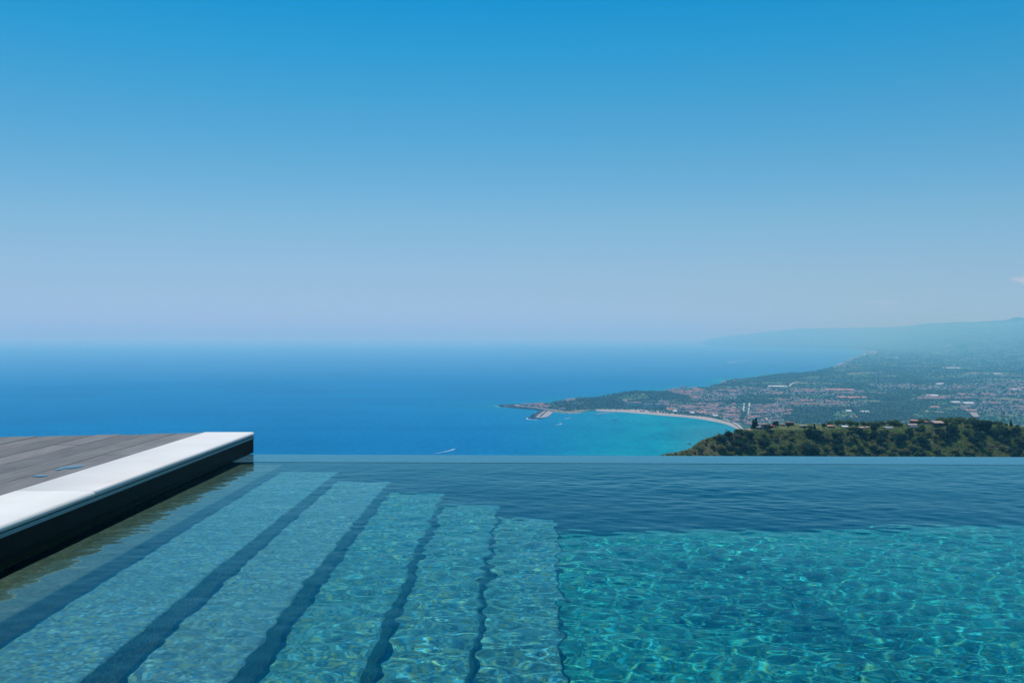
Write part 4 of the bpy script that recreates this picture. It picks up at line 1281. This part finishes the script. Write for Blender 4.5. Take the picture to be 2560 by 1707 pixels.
def boat(px, py, L, rz, label, hull='hull', mast=False, big=False, name='boat', grp='boats in the bay', cat='boat'):
    X, Y = at(px, py)
    o = tag(empty(name, (X, Y, SEA), rz), label, cat, grp); boat_parts(o, L, L * .3, M[hull], mast, big); return o
boat(1537, 1050, 26, 1.2, 'largest motor yacht anchored in the turquoise bay', 'navy', False, True, 'motor_yacht', cat='yacht')
boat(1577, 1053.5, 15, 1.5, 'sailing boat with a bare mast right of the largest yacht', 'hull', True, False, 'sailing_boat', cat='sailing boat')
boat(1502, 1046.5, 11, 1.3, 'small white boat left of the largest yacht')
boat(1485, 1038.5, 12, 1.6, 'dark moored boat off the small beach jetty', 'navy')
boat(1459, 1040.3, 12, 1.6, 'dark moored boat off the marina, left of the one by the jetty', 'navy')
boat(1484, 1053, 8, .6, 'tiny dark boat alone in the middle of the bay', 'navy')
boat(1406, 1058.3, 17, -1.0, 'white motorboat running with a short wake below the harbour pier', 'hull', False, True)
boat(1412, 1046.3, 10, 1.2, 'small boat with a thin wake right of the harbour pier')
boat(1339, 1031.3, 16, 1.5, 'white boat beside the outer wall of the harbour pier')
boat(1136, 1122.5, 11, -1.05, 'speedboat with a long white wake in the open sea above the pool edge', name='speedboat', cat='speedboat')
boat(1820, 906.5, 26, 1.7, 'far boat with a long pale wake beyond the headland')
boat(1398, 993, 10, 1.0, 'tiny white boat in the sea behind the headland villas')
boat(1721, 1047, 7, .8, 'tiny white boat just off the orange part of the beach')

proto = empty('moored_boat', (0, 0, 0)); boat_parts(proto, 10, 3.2, M['hull'])
pr = random.Random(31)
mar = [(1404 + i * 3.0, 1032.2 + .10 * i + pr.uniform(-.5, .5)) for i in range(12)] + [(1424 + i * 2.6, 1034.3 + pr.uniform(-.5, .4) - .22 * i) for i in range(12)] + [(1492 + i * 3.2, 1034.2 - i * .25 + pr.uniform(-.4, .4)) for i in range(14)] + [(1500 + i * 3.4, 1031.2 - .1 * i + pr.uniform(-.3, .3)) for i in range(10)]
for i, q in enumerate(mar):
    o = copy_tree(proto); X, Y = at(*q); o.location = (X, Y, SEA); s_ = pr.uniform(1.2, 2.3); o.scale = (s_,) * 3; o.rotation_euler = (0, 0, pr.choice([1.2, 1.4, 1.7, 1.9]) + pr.uniform(-.2, .2))
    tag(o, 'small white boat moored at the marina beside the harbour pier' if i < 24 else 'small white boat moored at the beach jetty left of the sand', 'boat',
        'boats moored at the marina' if i < 24 else 'boats moored at the beach jetty')
purge_after([proto])
jet = MB(); px_prism(jet, [(1490, 1034.8), (1552, 1030.2), (1552, 1029.6), (1490, 1034)], SEA - 1, SEA + 1.2)
o = jet.build('jetty', M['quay']); tag(o, 'low jetty lined with small boats at the left end of the beach', 'jetty')
jet = MB(); px_prism(jet, [(1400, 1032.2), (1440, 1034.0), (1452, 1032.2), (1452, 1031.4), (1438, 1033.2), (1400, 1031.4)], SEA - 1, SEA + 1.2)
o = jet.build('jetty', M['quay']); tag(o, 'curved marina jetty next to the harbour pier', 'jetty')

# foam of wakes and breaking water
M['foam'] = plain('white foam', (.70, .76, .80), .9, .25, .05, .1)
def foam(pts, w0, w1, label):
    P = [Vector((*at(*q), 0)) for q in pts]; v = []; n = len(P); r = random.Random(len(label))
    for i, q in enumerate(P):
        d = (P[min(i + 1, n - 1)] - P[max(i - 1, 0)]).normalized(); nn = Vector((-d.y, d.x, 0)); w = (w0 + (w1 - w0) * i / (n - 1)) / 2 * r.uniform(.7, 1.2)
        v += [(q.x - nn.x * w, q.y - nn.y * w, SEA + .1), (q.x, q.y, SEA + .5), (q.x + nn.x * w, q.y + nn.y * w, SEA + .1)]
    f = []
    for i in range(n - 1): f += [(3 * i, 3 * i + 3, 3 * i + 4, 3 * i + 1), (3 * i + 1, 3 * i + 4, 3 * i + 5, 3 * i + 2)]
    o = mesh_obj('foam', v, f, M['foam'], None, True)
    bm = bmesh.new(); bm.from_mesh(o.data)
    if sum(p_.normal.z for p_ in bm.faces) < 0: bmesh.ops.reverse_faces(bm, faces=bm.faces)
    bm.to_mesh(o.data); bm.free()
    tag(o, label, 'foam', None, 'stuff')
foam([(1135, 1122.5), (1128, 1125), (1120, 1127), (1110, 1129.2), (1100, 1131), (1088, 1132.6)], 7, 1.5, 'white wake behind the speedboat in the open sea')
foam([(1821, 906.4), (1832, 905), (1848, 903), (1864, 901), (1880, 899)], 40, 6, 'pale wake of the far boat beyond the headland')
foam([(1404, 1058.8), (1400, 1060), (1396, 1061.2), (1388, 1063.2)], 9, 1, 'short wake of the motorboat below the pier')
foam([(1413, 1046.2), (1420, 1045), (1428, 1043.8)], 9, 1, 'thin wake of the small boat right of the pier')
foam([(1317, 1045), (1320, 1047.2), (1328, 1048.3), (1338, 1048.6), (1346, 1048.2)], 14, 8, 'surf around the end of the pier')
foam([(1234, 1013.6), (1238, 1013.4), (1242, 1013.5)], 14, 6, 'surf patch on the open sea left of the breakwater tip')
foam([(1241, 1016.4), (1246, 1016.3), (1249, 1016.2)], 16, 8, 'surf at the rocks off the breakwater tip')
foam([(1262, 1017.8), (1272, 1018.6), (1282, 1019.0)], 6, 4, 'surf along the foot of the breakwater')

# --------------------------------------------------------------------- haze
mh = NT('haze'); mh.n.remove(mh.b)
pv = mh.new('ShaderNodeVolumePrincipled')
pv.inputs['Density'].default_value = 5.8e-5
pv.inputs['Color'].default_value = (.205, .67, 1.0, 1)
pv.inputs['Absorption Color'].default_value = (.90, .95, .02, 1)
pv.inputs['Anisotropy'].default_value = 0.0
mh.l.new(pv.outputs[0], mh.out.inputs['Volume'])
E_ = 200000
b = MB(); b.box(-E_, E_, -E_, E_, -453.5, 720)
hz = b.build('haze', mh.mat); tag(hz, 'pale blue summer haze over the sea and the plain', 'haze', None, 'stuff')

# ------------------------------------------------------------- light and sky
EL, AZ = math.radians(68), math.radians(13)      # the sun is ahead, a little to the left
sd = Vector((-math.sin(AZ) * math.cos(EL), math.cos(AZ) * math.cos(EL), math.sin(EL)))
L = bpy.data.lights.new('sun', 'SUN'); L.energy = 3.6; L.angle = math.radians(.5); L.color = (1.0, .965, .91)
so = bpy.data.objects.new('sun', L); so.rotation_euler = (-sd).to_track_quat('-Z', 'Y').to_euler(); link(so)
L.cycles.is_caustics_light = True

W = bpy.data.worlds.new('World'); sc.world = W; W.use_nodes = True
wn, wl = W.node_tree.nodes, W.node_tree.links
bg = wn['Background']
sky = wn.new('ShaderNodeTexSky'); sky.sky_type = 'NISHITA'; sky.sun_disc = False
sky.sun_elevation = EL; sky.sun_rotation = -AZ; sky.altitude = 450
sky.air_density = 1.0; sky.dust_density = .3; sky.ozone_density = 3.0
bg.inputs['Strength'].default_value = .1
# the deep cyan grade of a polarised summer sky, by height above the horizon
tc = wn.new('ShaderNodeTexCoord'); sx = wn.new('ShaderNodeSeparateXYZ'); wl.new(tc.outputs['Generated'], sx.inputs[0])
rp = wn.new('ShaderNodeValToRGB'); el_ = rp.color_ramp.elements
STOPS = [(0.0, (0.226, 0.3919, 0.6453)), (0.0048, (0.226, 0.3919, 0.6453)), (0.0225, (0.248, 0.3717, 0.5604)), (0.045, (0.2646, 0.3542, 0.489)), (0.0689, (0.2849, 0.3679, 0.4647)), (0.1142, (0.272, 0.4017, 0.4536)), (0.1556, (0.2112, 0.4077, 0.4615)), (0.2105, (0.1319, 0.4123, 0.4767)), (0.2679, (0.0548, 0.4161, 0.5039)), (0.3184, (0.0116, 0.4052, 0.5259)), (0.5, (0.015, 0.44, 0.62)), (1.0, (0.05, 0.42, 0.6))]
while len(el_) < len(STOPS): el_.new(.5)
for e_, (p_, c_) in zip(el_, STOPS):
    e_.position = p_; e_.color = (*c_, 1)
wl.new(sx.outputs['Z'], rp.inputs[0])
m1 = wn.new('ShaderNodeVectorMath'); m1.operation = 'MULTIPLY'; wl.new(sky.outputs[0], m1.inputs[0]); wl.new(rp.outputs[0], m1.inputs[1])
m2 = wn.new('ShaderNodeVectorMath'); m2.operation = 'SCALE'; m2.inputs['Scale'].default_value = 2.0; wl.new(m1.outputs[0], m2.inputs[0])
def wisp(prev, px, py, wx, wy, amt):
    d0 = Vector(((px - 1280) / F, 1, (HOR - py) / F)).normalized()
    sb = wn.new('ShaderNodeVectorMath'); sb.operation = 'SUBTRACT'; wl.new(tc.outputs['Generated'], sb.inputs[0]); sb.inputs[1].default_value = d0
    ml = wn.new('ShaderNodeVectorMath'); ml.operation = 'MULTIPLY'; wl.new(sb.outputs[0], ml.inputs[0]); ml.inputs[1].default_value = (F / wx, F / wx, F / wy)
    ln = wn.new('ShaderNodeVectorMath'); ln.operation = 'LENGTH'; wl.new(ml.outputs[0], ln.inputs[0])
    nz_ = wn.new('ShaderNodeTexNoise'); nz_.inputs['Scale'].default_value = 1.6; nz_.inputs['Detail'].default_value = 6; wl.new(ml.outputs[0], nz_.inputs['Vector'])
    mm = wn.new('ShaderNodeMath'); mm.operation = 'MULTIPLY_ADD'; wl.new(nz_.outputs['Fac'], mm.inputs[0]); mm.inputs[1].default_value = -2.2; mm.inputs[2].default_value = 2.1
    sm_ = wn.new('ShaderNodeMath'); sm_.operation = 'SUBTRACT'; wl.new(mm.outputs[0], sm_.inputs[0]); wl.new(ln.outputs['Value'], sm_.inputs[1])
    mr = wn.new('ShaderNodeMapRange'); mr.inputs['From Min'].default_value = 0; mr.inputs['From Max'].default_value = .7; mr.inputs['To Max'].default_value = amt; wl.new(sm_.outputs[0], mr.inputs['Value'])
    mx_ = wn.new('ShaderNodeMix'); mx_.data_type = 'RGBA'; wl.new(mr.outputs[0], mx_.inputs[0]); wl.new(prev, mx_.inputs[6]); mx_.inputs[7].default_value = (5.6, 6.2, 7.6, 1)
    return mx_.outputs[2]


out_ = wisp(m2.outputs[0], 2558, 702, 30, 11, .7)
out_ = wisp(out_, 2212, 757, 48, 7, .3)
out_ = wisp(out_, 2326, 731, 14, 5, .25)
wl.new(out_, bg.inputs[0])

# ------------------------------------------------------------------- camera
cam = bpy.data.cameras.new('camera'); co = bpy.data.objects.new('camera', cam); link(co); sc.camera = co
cam.lens = 35; cam.sensor_width = 36; cam.sensor_fit = 'HORIZONTAL'
co.location = (0, 0, CAMZ); co.rotation_euler = (math.pi / 2, 0, 0)
cam.shift_y = -(853.5 - HOR) / 2560
cam.clip_start = .05; cam.clip_end = 400000

vs = sc.view_settings
vs.view_transform = 'Standard'; vs.look = 'None'; vs.exposure = 0; vs.gamma = 1; vs.use_curve_mapping = False
sc.cycles.use_denoising = True
sc.cycles.use_adaptive_sampling = False
sc.cycles.sampling_pattern = 'BLUE_NOISE'
sc.cycles.max_bounces = 8; sc.cycles.transmission_bounces = 6; sc.cycles.volume_bounces = 3
sc.cycles.caustics_refractive = True; sc.cycles.caustics_reflective = False
sc.cycles.sample_clamp_indirect = 6
